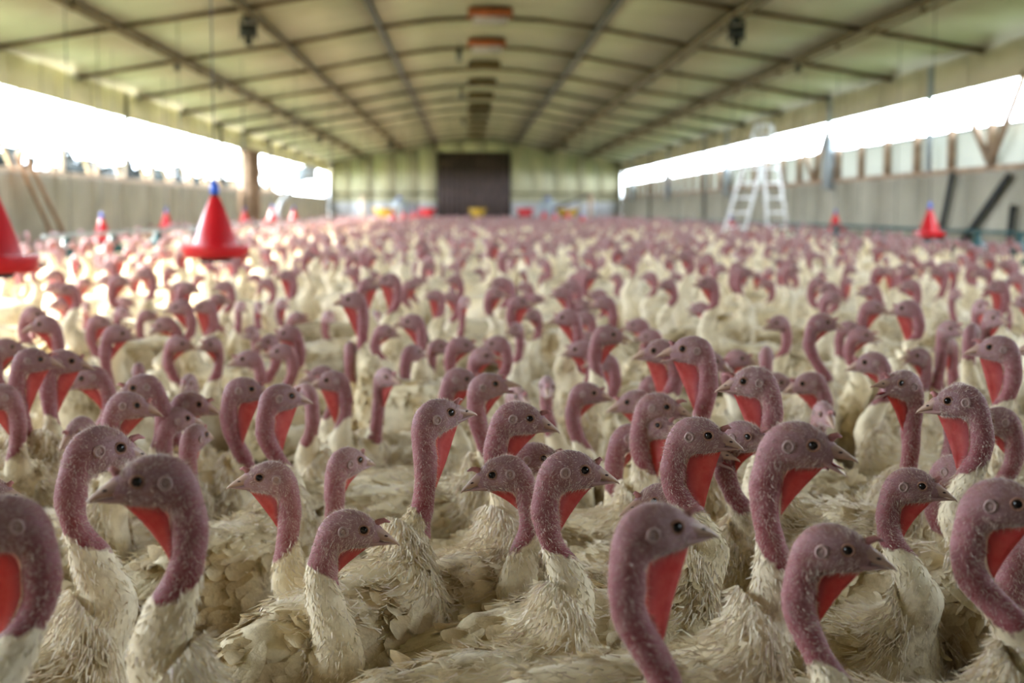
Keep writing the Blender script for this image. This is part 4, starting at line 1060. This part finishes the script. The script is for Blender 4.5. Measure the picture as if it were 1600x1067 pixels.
for k, (px, y) in enumerate(((-.17, 30.2), (-.17, 40.5), (-.15, 52.0))):
    z = roof_h(px - CX) - .12
    o = Geo().box((px - .055, y - .05, z - .30), (px + .055, y + .05, z - .04)).build('sensor_box', m_dark)
    Geo().tube([(px, y, z + .115), (px, y, z - .05)], .008, 5).build('cord', m_wire, o)
    Geo().box((px - .03, y - .055, z - .27), (px + .03, y - .05, z - .18)).build('dial', m_grey, o)
    thing(o, 'black sensor box hanging beside the ridge vents, ' + ('closest to the camera', 'middle one of three', 'farthest one of three')[k], 'sensor', 'black boxes beside the ridge vents')

def wire(x, y, z0, label, th=.006, x2=None):
    o = Geo().tube([(x, y, roof_h(x - CX) - .004), (x if x2 is None else x2, y, z0)], th, 5).build('hanging_wire', m_wire, smooth=True)
    return thing(o, label, 'wire', 'thin wires hanging from the roof')
WL = 'thin grey wire hanging straight down from the roof over the flock'
for px, dep in ((80, 24), (188, 24), (325, 31), (467, 26), (520, 42), (562, 55), (578, 52), (625, 66), (640, 66), (855, 66), (905, 60), (930, 52), (1060, 26), (1190, 26), (1345, 27), (1100, 34)):
    x = (px - 731) * dep / 2222
    wire(x, dep, .7, WL, .005 if dep < 40 else .012)

# bell drinkers: red cone over a red pan, blue cap, black underside
def drinker(x, y, ztop, label, scale=1.0, group=None, wires=True, simple=False):
    r = scale; sg = 16 if simple else 36
    g = Geo().lathe([(.018 * r, -.095 * r), (.03 * r, -.11 * r), (.072 * r, -.215 * r), (.108 * r, -.315 * r), (.130 * r, -.385 * r), (.134 * r, -.402 * r), (.128 * r, -.405 * r), (.05 * r, -.2 * r)], sg)
    o = g.build('bell_drinker', m_red, smooth=True); o.location = (x, y, ztop)
    g = Geo().lathe([(.120 * r, -.392 * r), (.185 * r, -.396 * r), (.201 * r, -.392 * r), (.203 * r, -.400 * r), (.194 * r, -.450 * r), (.180 * r, -.468 * r), (.10 * r, -.472 * r), (0.001, -.472 * r)], sg)
    smooth_edges(g.build('pan', m_red, o, True), 50)
    g = Geo().lathe([(.001, -.472 * r), (.095 * r, -.473 * r), (.093 * r, -.492 * r), (.001, -.494 * r)], sg); smooth_edges(g.build('ballast', m_dark, o, True))
    g = Geo().lathe([(.001, .0), (.006 * r, -.0), (.022 * r, -.035 * r), (.028 * r, -.055 * r), (.028 * r, -.082 * r), (.018 * r, -.10 * r)], 14); smooth_edges(g.build('cap', m_blue, o, True))
    g = Geo().lathe([(.020 * r, -.078 * r), (.026 * r, -.084 * r), (.024 * r, -.115 * r), (.014 * r, -.125 * r)], 14); g.build('valve', m_dark, o, True)
    if wires: Geo().tube([(0, 0, roof_h(x - CX) - ztop - .004), (0, 0, -.02)], .0035 * r + .0012 * y / 9, 6).build('suspension_wire', m_wire, o, True)
    return thing(o, label, 'drinker', group)
drinker(-1.513, 8.6, EYE + .186, 'tall red bell drinker with blue cap, whole in view above the flock')
drinker(-2.07, 6.25, EYE + .20, 'red bell drinker cut by the frame edge, above the flock')
drinker(-5.34, 21.0, EYE - .02, 'small red bell drinker standing among birds by the leaning planks')
drinker(-6.0, 28.6, EYE + .05, 'small blurred red drinker between the leaning planks and the tall drinker')
drinker(-5.75, 37.0, EYE + .08, 'faint pink-red drinker in front of the brown wall pillar')
drinker(-4.77, 35.0, EYE + .14, 'red drinker with blue cap just past the brown wall pillar')
drinker(-4.85, 40.0, EYE + .12, 'red drinker below the silver tube by the sunny wall')
drinker(6.04, 18.5, EYE + .115, 'dark red drinker with blue cap in front of the curtain wall, larger one')
drinker(7.0, 27.0, EYE + .03, 'smaller red drinker between the white ladder and the larger red one', .9)
drinker(6.3, 34.0, EYE - .12, 'dim red drinker at the foot of the white ladder')
for k, (px, y, dz) in enumerate(((615, 50, .0), (631, 56, .0), (645, 61, .02), (654, 66, .02), (850, 66, .02), (866, 52, -.04), (887, 60, -.02), (910, 46, -.12))):
    drinker((px - 731) * y / 2222, y, EYE + .06 + dz, 'far red drinker, ' + ('first', 'second', 'third', 'fourth')[k % 4] + (' from the sunny end, beside the door' if px < 731 else ' from the door, towards the curtain wall'), 1.1, 'far drinker lines', True, True)

# feed lines with dark teal pans
def feed_line(x, y0, y1, ys_, label, side):
    o = Geo().tube([(x, y0, .86), (x, y1, .86)], .024, 8).build('feed_line', m_grey if side == 'sunny' else m_teal, smooth=True)
    for y in ys_:
        g = Geo().lathe([(.02, .86), (.045, .83), (.045, .76), (.12, .70), (.185, .645), (.19, .63), (.12, .64), (.03, .70)], 18, c=(x, y, 0))
        p = g.build('feeder_lid', m_teal, o, True)
        Geo().lathe([(.10, .50), (.175, .50), (.195, .545), (.185, .55), (.10, .515)], 18, c=(x, y, 0)).build('pan', m_teal, p, True)
        Geo().tube([(x - .1, y, .67), (x - .15, y, .54)], .008, 5).tube([(x + .1, y, .67), (x + .15, y, .54)], .008, 5).tube([(x, y + .1, .67), (x, y + .15, .54)], .008, 5).build('grill', m_teal, p)
    for y in np.arange(y0 + 1, y1, 6.0):
        Geo().tube([(x, y, .88), (x, y, roof_h(x - CX) - .004)], .006, 5).build('suspension_wire', m_wire, o)
    return thing(o, label, 'feed line')
feed_line(-4.3, 14.6, 46, (15.4, 17.4, 19.9, 22.5, 25.5, 29, 33, 37, 41), 'grey feed pipe with teal pans running towards the door on the sunny side', 'sunny')
feed_line(6.5, 14.5, 46, (16.6, 18.0, 19.9, 22.4, 25.0, 28.4, 33, 38, 43), 'dark teal feed pipe with conical pans along the curtain side', 'curtain')

# white stepladder by the curtain wall
LX, LY, LH = 6.22, 30.0, EYE + 1.80
o = Geo().box((LX - .17, LY - .12, LH - .04), (LX + .17, LY + .12, LH)).build('stepladder', m_white)
def ladder_leg(sx, name):
    bx = LX + sx; g = Geo()
    g.bar((LX - .13 + .05 * np.sign(sx), LY - .10, LH), (bx - .26, LY - .35, 0), .045, .04); g.bar((LX + .15, LY - .10, LH), (bx + .22, LY - .35, 0), .045, .04)
    p = g.build(name, m_white, o)
    for k in range(1, 9):
        t = k / 9.5; cx = LX + sx * t
        Geo().box((cx - .14 - .12 * t, LY - .12 - .25 * t, LH * (1 - t) - .02), (cx + .15 + .08 * t, LY - .06 - .25 * t, LH * (1 - t) + .02)).build('rung', m_white, p)
ladder_leg(.36, 'front_rails'); ladder_leg(-.82, 'rear_rails')
thing(o, 'white stepladder spread open beside the curtain wall', 'ladder')

# planks leaning on the sunny wall
for k, (y0, x0, y1, lab) in enumerate(((22.4, XL + .12, 23.6, 'orange-brown plank leaning against the sunny wall, closer to the frame edge'), (22.9, XL + .12, 24.4, 'orange-brown plank leaning against the sunny wall, farther from the frame edge'))):
    o = Geo().bar((x0, y0, ZLO + .25), (x0 + .45, y1, .02), .16, .05, up=(1, .3, .2)).build('leaning_plank', m_woodb)
    thing(o, lab, 'plank', 'planks leaning on the sunny wall')
o = Geo().bar((XL + .1, 21.4, ZLO - .05), (XL + .5, 20.7, .02), .14, .05, up=(1, .3, .2)).build('leaning_plank', m_woodb); thing(o, 'sunlit plank leaning the other way beside the leaning pair', 'plank', 'planks leaning on the sunny wall')
# silver flexible tube and a small hopper window by the far sunny wall
pts = [(-4.70, 41.5, EYE + 1.0), (-4.8, 41, EYE + .75), (-5.05, 40.5, EYE + .45), (-5.25, 40, EYE + .1), (-5.3, 40, .7)]
g = Geo(); P = catmull(np.array(pts), 10); g.tube(P, .06 + .012 * np.cos(np.arange(len(P)) * math.pi), 10)
o = g.build('flexible_tube', m_grey, smooth=True)
Geo().box((-4.95, 41.4, EYE + .85), (-4.4, 41.7, EYE + 1.25)).build('hopper_box', m_grey, o)
Geo().tube([(-4.68, 41.55, EYE + 1.25), (-4.68, 41.55, roof_h(-5.08))], .01, 5).build('suspension_wire', m_wire, o)
thing(o, 'silver flexible tube dropping from a small grey box near the sunny wall', 'feed tube')
# far end: hoppers, bins and a slanting auger by the back wall
def hopper(px, y, w, m, label, name='feed_bin'):
    x = (px - 731) * y / 2222
    g = Geo(); h = EYE + .04
    V = [(x - w, y - w, h), (x + w, y - w, h), (x + w, y + w, h), (x - w, y + w, h), (x - w * .4, y - w * .4, h - .55), (x + w * .4, y - w * .4, h - .55), (x + w * .4, y + w * .4, h - .55), (x - w * .4, y + w * .4, h - .55)]
    g.add(V, [(0, 1, 5, 4)[::-1], (1, 2, 6, 5)[::-1], (2, 3, 7, 6)[::-1], (3, 0, 4, 7)[::-1], (0, 3, 2, 1)[::-1], (4, 5, 6, 7)[::-1]])
    o = g.build(name, m); 
    Geo().box((x - w * 1.06, y - w * 1.06, h - .02), (x + w * 1.06, y + w * 1.06, h + .05)).build('rim', m, o)
    for sx in (-1, 1):
        for sy in (-1, 1): Geo().bar((x + sx * w * .8, y + sy * w * .8, h - .1), (x + sx * w * .8, y + sy * w * .8, 0), .05, .05).build('leg', m_dark, o)
    return thing(o, label, 'feed bin')
hopper(746, 66, .40, m_yellow, 'yellow feed hopper on legs before the dark door')
hopper(603, 70, .55, m_yellow, 'flat yellow bin by the back wall, sunny side of the door')
hopper(886, 70, .55, m_yellow, 'flat yellow bin by the back wall, curtain side of the door')
hopper(668, 69, .40, m_red, 'red feed bin beside the dark door, sunny side')
hopper(820, 69, .40, m_red, 'red feed bin beside the dark door, curtain side')
for px, lab in ((625, 'pale blue-grey tank at the back wall, sunny side of the door'), (855, 'pale blue-grey tank at the back wall, curtain side of the door')):
    x = (px - 731) * 72 / 2222
    o = Geo().lathe([(.001, 1.72), (.2, 1.7), (.42, 1.55), (.45, 1.4), (.45, .35), (.2, .05), (.2, 0)], 18, c=(x, 72, 0)).build('water_tank', m_grey, smooth=True)
    Geo().lathe([(.001, 1.80), (.12, 1.79), (.12, 1.68)], 12, c=(x, 72, 0)).build('lid', m_blue, o, True); thing(o, lab, 'tank')
x0, x1 = (862 - 731) * 68 / 2222, (922 - 731) * 68 / 2222
o = Geo().tube([(x0, 68, EYE + .05), (x1, 68, EYE + .75)], .07, 10).build('auger', m_purlin_d, smooth=True)
Geo().box((x1 - .09, 67.9, 0), (x1 + .09, 68.1, EYE + .78)).build('post', m_wood, o); thing(o, 'slanting auger pipe on a post near the back wall, curtain side', 'auger')
o = Geo().box(((568 - 731) * 62 / 2222 - .07, 61.9, 0), ((568 - 731) * 62 / 2222 + .07, 62.1, EYE + .55)).box(((568 - 731) * 62 / 2222 - .12, 61.85, EYE + .55), ((568 - 731) * 62 / 2222 + .12, 62.15, EYE + .60)).build('wooden_post', m_woodl)
thing(o, 'pale wooden post standing in the flock, sunny side of the door', 'post')
def B(x, y, z, yaw, pitch=-8, mouth=0, wattle=1, byaw=None, skin=10, k='', r=rnd):
    return dict(x=x, y=y, z=z, yaw=yaw, pitch=pitch, mouth=mouth, wattle=wattle, byaw=yaw + r.uniform(-22, 22) if byaw is None else byaw, lock=byaw is not None, skin=max(.8, skin - 3.0), k=k)
flock = [B(*t) for t in BIRDS]
n_near = len(flock)
# the rest of the flock: a jittered grid over the barn floor, clear of the birds already placed
near_xy = np.array([(b['x'], b['y']) for b in flock]); far = []
edge_y = lambda x: 830 + 40 * math.sin(x * .013)
y = 330.0
while y < YE * 100 - 85:
    x = XL * 100 + 62 + rnd.uniform(0, 20)
    while x < XR * 100 - 62:
        px, py = x + rnd.uniform(-9, 9), y + rnd.uniform(-9, 9)
        inside = abs(px / py + .03) < .385
        if not (inside and py < 560) and np.min(np.hypot(near_xy[:, 0] - px, near_xy[:, 1] - py)) > (40 if py < 1000 else 25):
            far.append(B(px, py, min(86, max(60, rnd.gauss(73, 8))), rnd.choice((0, 0, 180, 180, rnd.uniform(0, 360))) + rnd.uniform(-35, 35), rnd.uniform(-14, -2), 0, rnd.choice((0, 0, 1, 1, 2, 3)), None, rnd.uniform(6, 10.5)))
        x += 47.0
    y += 47.0
KEEP = [(622, 2965, 30), (590, 2965, 30), (655, 2965, 30), (540, 2965, 30), (-690, 2240, 45), (-670, 2320, 45), (-655, 2420, 40), (-670, 2090, 40), (-675, 4560, 85), (-534, 2100, 26), (604, 1850, 26), (700, 2700, 26), (630, 3400, 26)]
for xx, yy in ((746, 66), (603, 70), (886, 70), (668, 69), (820, 69), (625, 72), (855, 72), (862, 68), (892, 68), (922, 68), (568, 62)): KEEP.append(((xx - 731) * yy / 22.22, yy * 100, 80 if yy > 62 else 40))
KP = np.array(KEEP, float)
far = [b for b in far if np.all(np.hypot(KP[:, 0] - (b['x'] - 18 * math.cos(math.radians(b['byaw']))), KP[:, 1] - (b['y'] - 18 * math.sin(math.radians(b['byaw'])))) > KP[:, 2])]
def shows(b): return abs(b['x'] / b['y'] + .0) < .40 and b['y'] > 300
vis = sorted([b for b in far if shows(b)], key=lambda b: b['y'])
single = vis[:300 - n_near]
ids = {id(b) for b in single}
mass = [b for b in far if id(b) not in ids and (b['y'] > 900 or abs(b['x'] / b['y']) < .6)]
flock += single
settle(flock)
trunk = lambda b: np.array((b['x'] - 21.5 * math.cos(math.radians(b['byaw'])), b['y'] - 21.5 * math.sin(math.radians(b['byaw']))))
TC = np.array([trunk(b) + b['sh'] for b in flock])
mass = [b for b in mass if b['y'] > 1700 or np.min(np.hypot(*(TC - trunk(b)).T)) > 27]
TURKEYS = []
for i, b in enumerate(flock):
    L = 300 / max(1.0, b['y'] * .01)
    tier = 'a' if L > 96 else 'b' if L > 62 else 'c' if L > 36 else 'd'
    TURKEYS.append(make_turkey(b, 100 + i, tier))
# everything past those: one object
Vs = []; Qs = []; Ts = []; Ms = []; nv = 0
protos = {}
for i, b in enumerate(mass):
    near = b['y'] < 2600
    key = (near, i % (40 if near else 24))
    if key not in protos: protos[key] = low_turkey(b, 1000 + i, 8 if near else 6, 1 if near else 0)
    V, Q, T, mk, _c, _t = protos[key]
    th = math.radians(b['byaw']); ca, sa = math.cos(th), math.sin(th)
    X = np.empty_like(V); X[:, 0] = V[:, 0] * ca - V[:, 1] * sa + b['x'] * .01; X[:, 1] = V[:, 0] * sa + V[:, 1] * ca + b['y'] * .01; X[:, 2] = V[:, 2]
    Vs.append(X); Qs.append(Q + nv); Ts.append(T + nv); Ms.append(mk); nv += len(V)
crowd = obj('turkey_flock', new_mesh('turkey_flock', np.concatenate(Vs), np.concatenate(Qs), np.concatenate(Ts), (m_body,), mask=np.concatenate(Ms)))
tag(crowd, 'far flock of white turkeys filling the barn floor back to the door', 'turkey flock', kind='stuff')
print('birds', len(flock), 'mass', len(mass), 'tris', sum(len(q) * 2 for q in Qs) + sum(len(t) for t in Ts))

# ------------------------------------------------------------------ which turkey is which
LAB = {0: 'dark-headed turkey with red wattle, cut by the frame edge beside the big long-beaked one',
 1: 'mauve turkey bowing its head just behind the big long-beaked one',
 2: 'big long-beaked turkey in front, facing the sunny wall, narrow red wattle',
 3: 'turkey with short red wattle facing the sunny wall, behind the fluffy-necked one',
 4: 'fluffy-necked turkey with low head, facing the curtain wall',
 5: 'red-necked turkey turned half away, just behind the fluffy-necked one',
 6: 'slim tall turkey with long pink wattle, above the fluffy-necked one',
 7: 'orange-beaked turkey facing the sunny wall, beside the round-backed one',
 8: 'round-backed turkey seen from behind, pale ear disc and red wattle',
 9: 'turkey peeping out behind the head of the round-backed one',
 10: 'big blurred turkey in front with curved neck and pink wattle',
 11: 'turkey ducking behind the curved-neck one, facing the sunny wall',
 12: 'orange-browed turkey with wide red wattle, above the curved-neck one',
 13: 'turkey with wrinkled dark neck, half behind the orange-browed one',
 14: 'open-beaked turkey almost hidden by the wattle of the orange-browed one',
 15: 'tallest front turkey, beak open, facing the curtain wall',
 16: 'low front turkey with pale ear disc, before the tallest front one',
 17: 'rosy-wattled turkey facing the curtain wall behind the low front one',
 18: 'pink-headed turkey tilted down just behind the rosy-wattled one',
 19: 'large dim turkey at the frame edge whose eye meets the border',
 20: 'red neck of a turkey cut off by the frame, before the large dim one',
 21: 'turkey facing the sunny wall, tucked behind the gaping red-necked one',
 22: 'gaping red-necked turkey staring out at the camera',
 23: 'turkey with long pale wattle facing the sunny wall beside the gaping red-necked one',
 24: 'thin-necked tall turkey with open beak and dark gape',
 25: 'small turkey face looking straight out beside the tallest front one',
 28: 'dusky turkey with deep red wattle near the frame edge, curtain side',
 35: 'turkey with orange-red wattle touching beaks with its neighbour',
 52: 'turkey with orange wattle and pale beak, behind the tallest front one',
 53: 'tall turkey with wide orange wattle, beak ajar, facing the sunny wall',
 65: 'slender crested turkey facing the curtain wall above the round-backed one',
 68: 'turkey raising its open beak, behind the slim tall one',
 77: 'grey-pink turkey with orange wattle and pale nape in the middle ranks',
 103: 'tall turkey with broad red wattle by the frame edge, sunny side',
 112: 'tall turkey with dark wrinkled neck and orange wattle, sunny side',
 114: 'darkest turkey of all, brown-red head and bright red wattle',

 39: 'long-necked turkey with beak ajar, behind the thin-necked tall one',
 45: 'far turkey standing tall with long red neck, curtain half of the flock',
 81: 'turkey with rosy throat facing the sunny wall behind a beak-ajar neighbour',
 87: 'slender turkey face-on with long pale throat in the middle ranks',
 120: 'turkey with scarlet fan of a wattle beside another scarlet throat',
 126: 'small scarlet-throated turkey past the tall red drinker',
 135: 'pale lilac-faced turkey looking askance in the middle ranks',
 143: 'turkey with bowed beak and red wattle near the tall red drinker',
 147: 'small turkey with salmon wattle between the two big red drinkers',
 153: 'turkey with vivid orange wattle among paler birds of the sunny half',
 118: 'turkey seen from behind with long bare nape in the middle ranks',
 119: 'tall turkey with long red wattle standing over the middle ranks'}
NOUN = {39: 'the long-necked beak-ajar one', 45: 'the far red-necked tall one', 81: 'the rosy-throated one', 87: 'the pale-throated face-on one', 120: 'the scarlet fan-wattled one', 126: 'the small scarlet-throated one', 135: 'the pale lilac-faced one', 143: 'the bowed-beak one', 147: 'the salmon-wattled one', 153: 'the vivid orange-wattled one', 2: 'the big long-beaked one', 4: 'the fluffy-necked one', 6: 'the slim tall one', 8: 'the round-backed one', 10: 'the curved-neck one', 12: 'the orange-browed one', 15: 'the tallest front one', 16: 'the low front one',
 22: 'the gaping red-necked one', 24: 'the thin-necked tall one', 28: 'the dusky deep-wattled one', 35: 'the beak-touching one', 52: 'the orange-wattled pale-beaked one', 53: 'the wide-wattled tall one', 65: 'the slender crested one',
 68: 'the beak-raising one', 77: 'the grey-pink pale-naped one', 103: 'the broad-wattled edge one', 112: 'the wrinkled-neck tall one', 114: 'the darkest one', 118: 'the bare-naped one', 119: 'the long-wattled standing one'}
ORD = ['', 'second ', 'third ', 'fourth ', 'fifth ', 'sixth ', 'seventh ', 'eighth ', 'ninth ', 'tenth ', 'eleventh ', 'twelfth ']
def facing(b):
    a = (b['yaw'] + 360) % 360
    return 'facing the curtain wall' if a < 50 or a > 310 else 'turned to the door' if a < 130 else 'facing the sunny wall' if a <= 230 else 'facing the camera'
count = {}
rest = []
for i in range(n_near):
    b = flock[i]
    if i in LAB: continue
    k = min(NOUN, key=lambda j: math.hypot(flock[j]['x'] - b['x'], (flock[j]['y'] - b['y']) * .7))
    dx, dy = b['x'] - flock[k]['x'], (b['y'] - flock[k]['y']) * .7
    d = ('behind' if dy > 0 else 'before') if abs(dy) > abs(dx) else ('on the curtain side of' if dx > 0 else 'on the sunny side of')
    rest.append((math.hypot(dx, dy), i, k, d))
for dist, i, k, d in sorted(rest):
    b = flock[i]; c = count.get((k, d), 0); count[(k, d)] = c + 1
    feat = ('open-beaked ' if b['mouth'] else '') + ('plain-throated ' if b['wattle'] == 0 else 'red-wattled ' if b['wattle'] == 3 else '')
    if len((feat + 'turkey ' + facing(b) + ORD[min(c, 11)] + d + ' ' + NOUN[k]).replace('-', '').split()) > 15: feat = ''
    LAB[i] = feat + 'turkey ' + facing(b) + ', ' + ORD[min(c, 11)] + ('nearest ' if False else '') + d + ' ' + NOUN[k]
for i, o in enumerate(TURKEYS):
    if i < n_near: tag(o, LAB[i], 'turkey', 'turkeys of the front and middle ranks')
    else:
        f = facing(flock[i]); t = flock[i]['x'] / flock[i]['y']
        w = 'below the red drinkers' if t < -.14 else 'in line with the dark door' if t < .06 else 'on the ladder side' if t < .22 else 'towards the curtain wall posts'
        tag(o, 'blurred turkey behind the sharp ranks, ' + w + ', ' + f, 'turkey', 'blurred turkeys ' + w + ', ' + f)
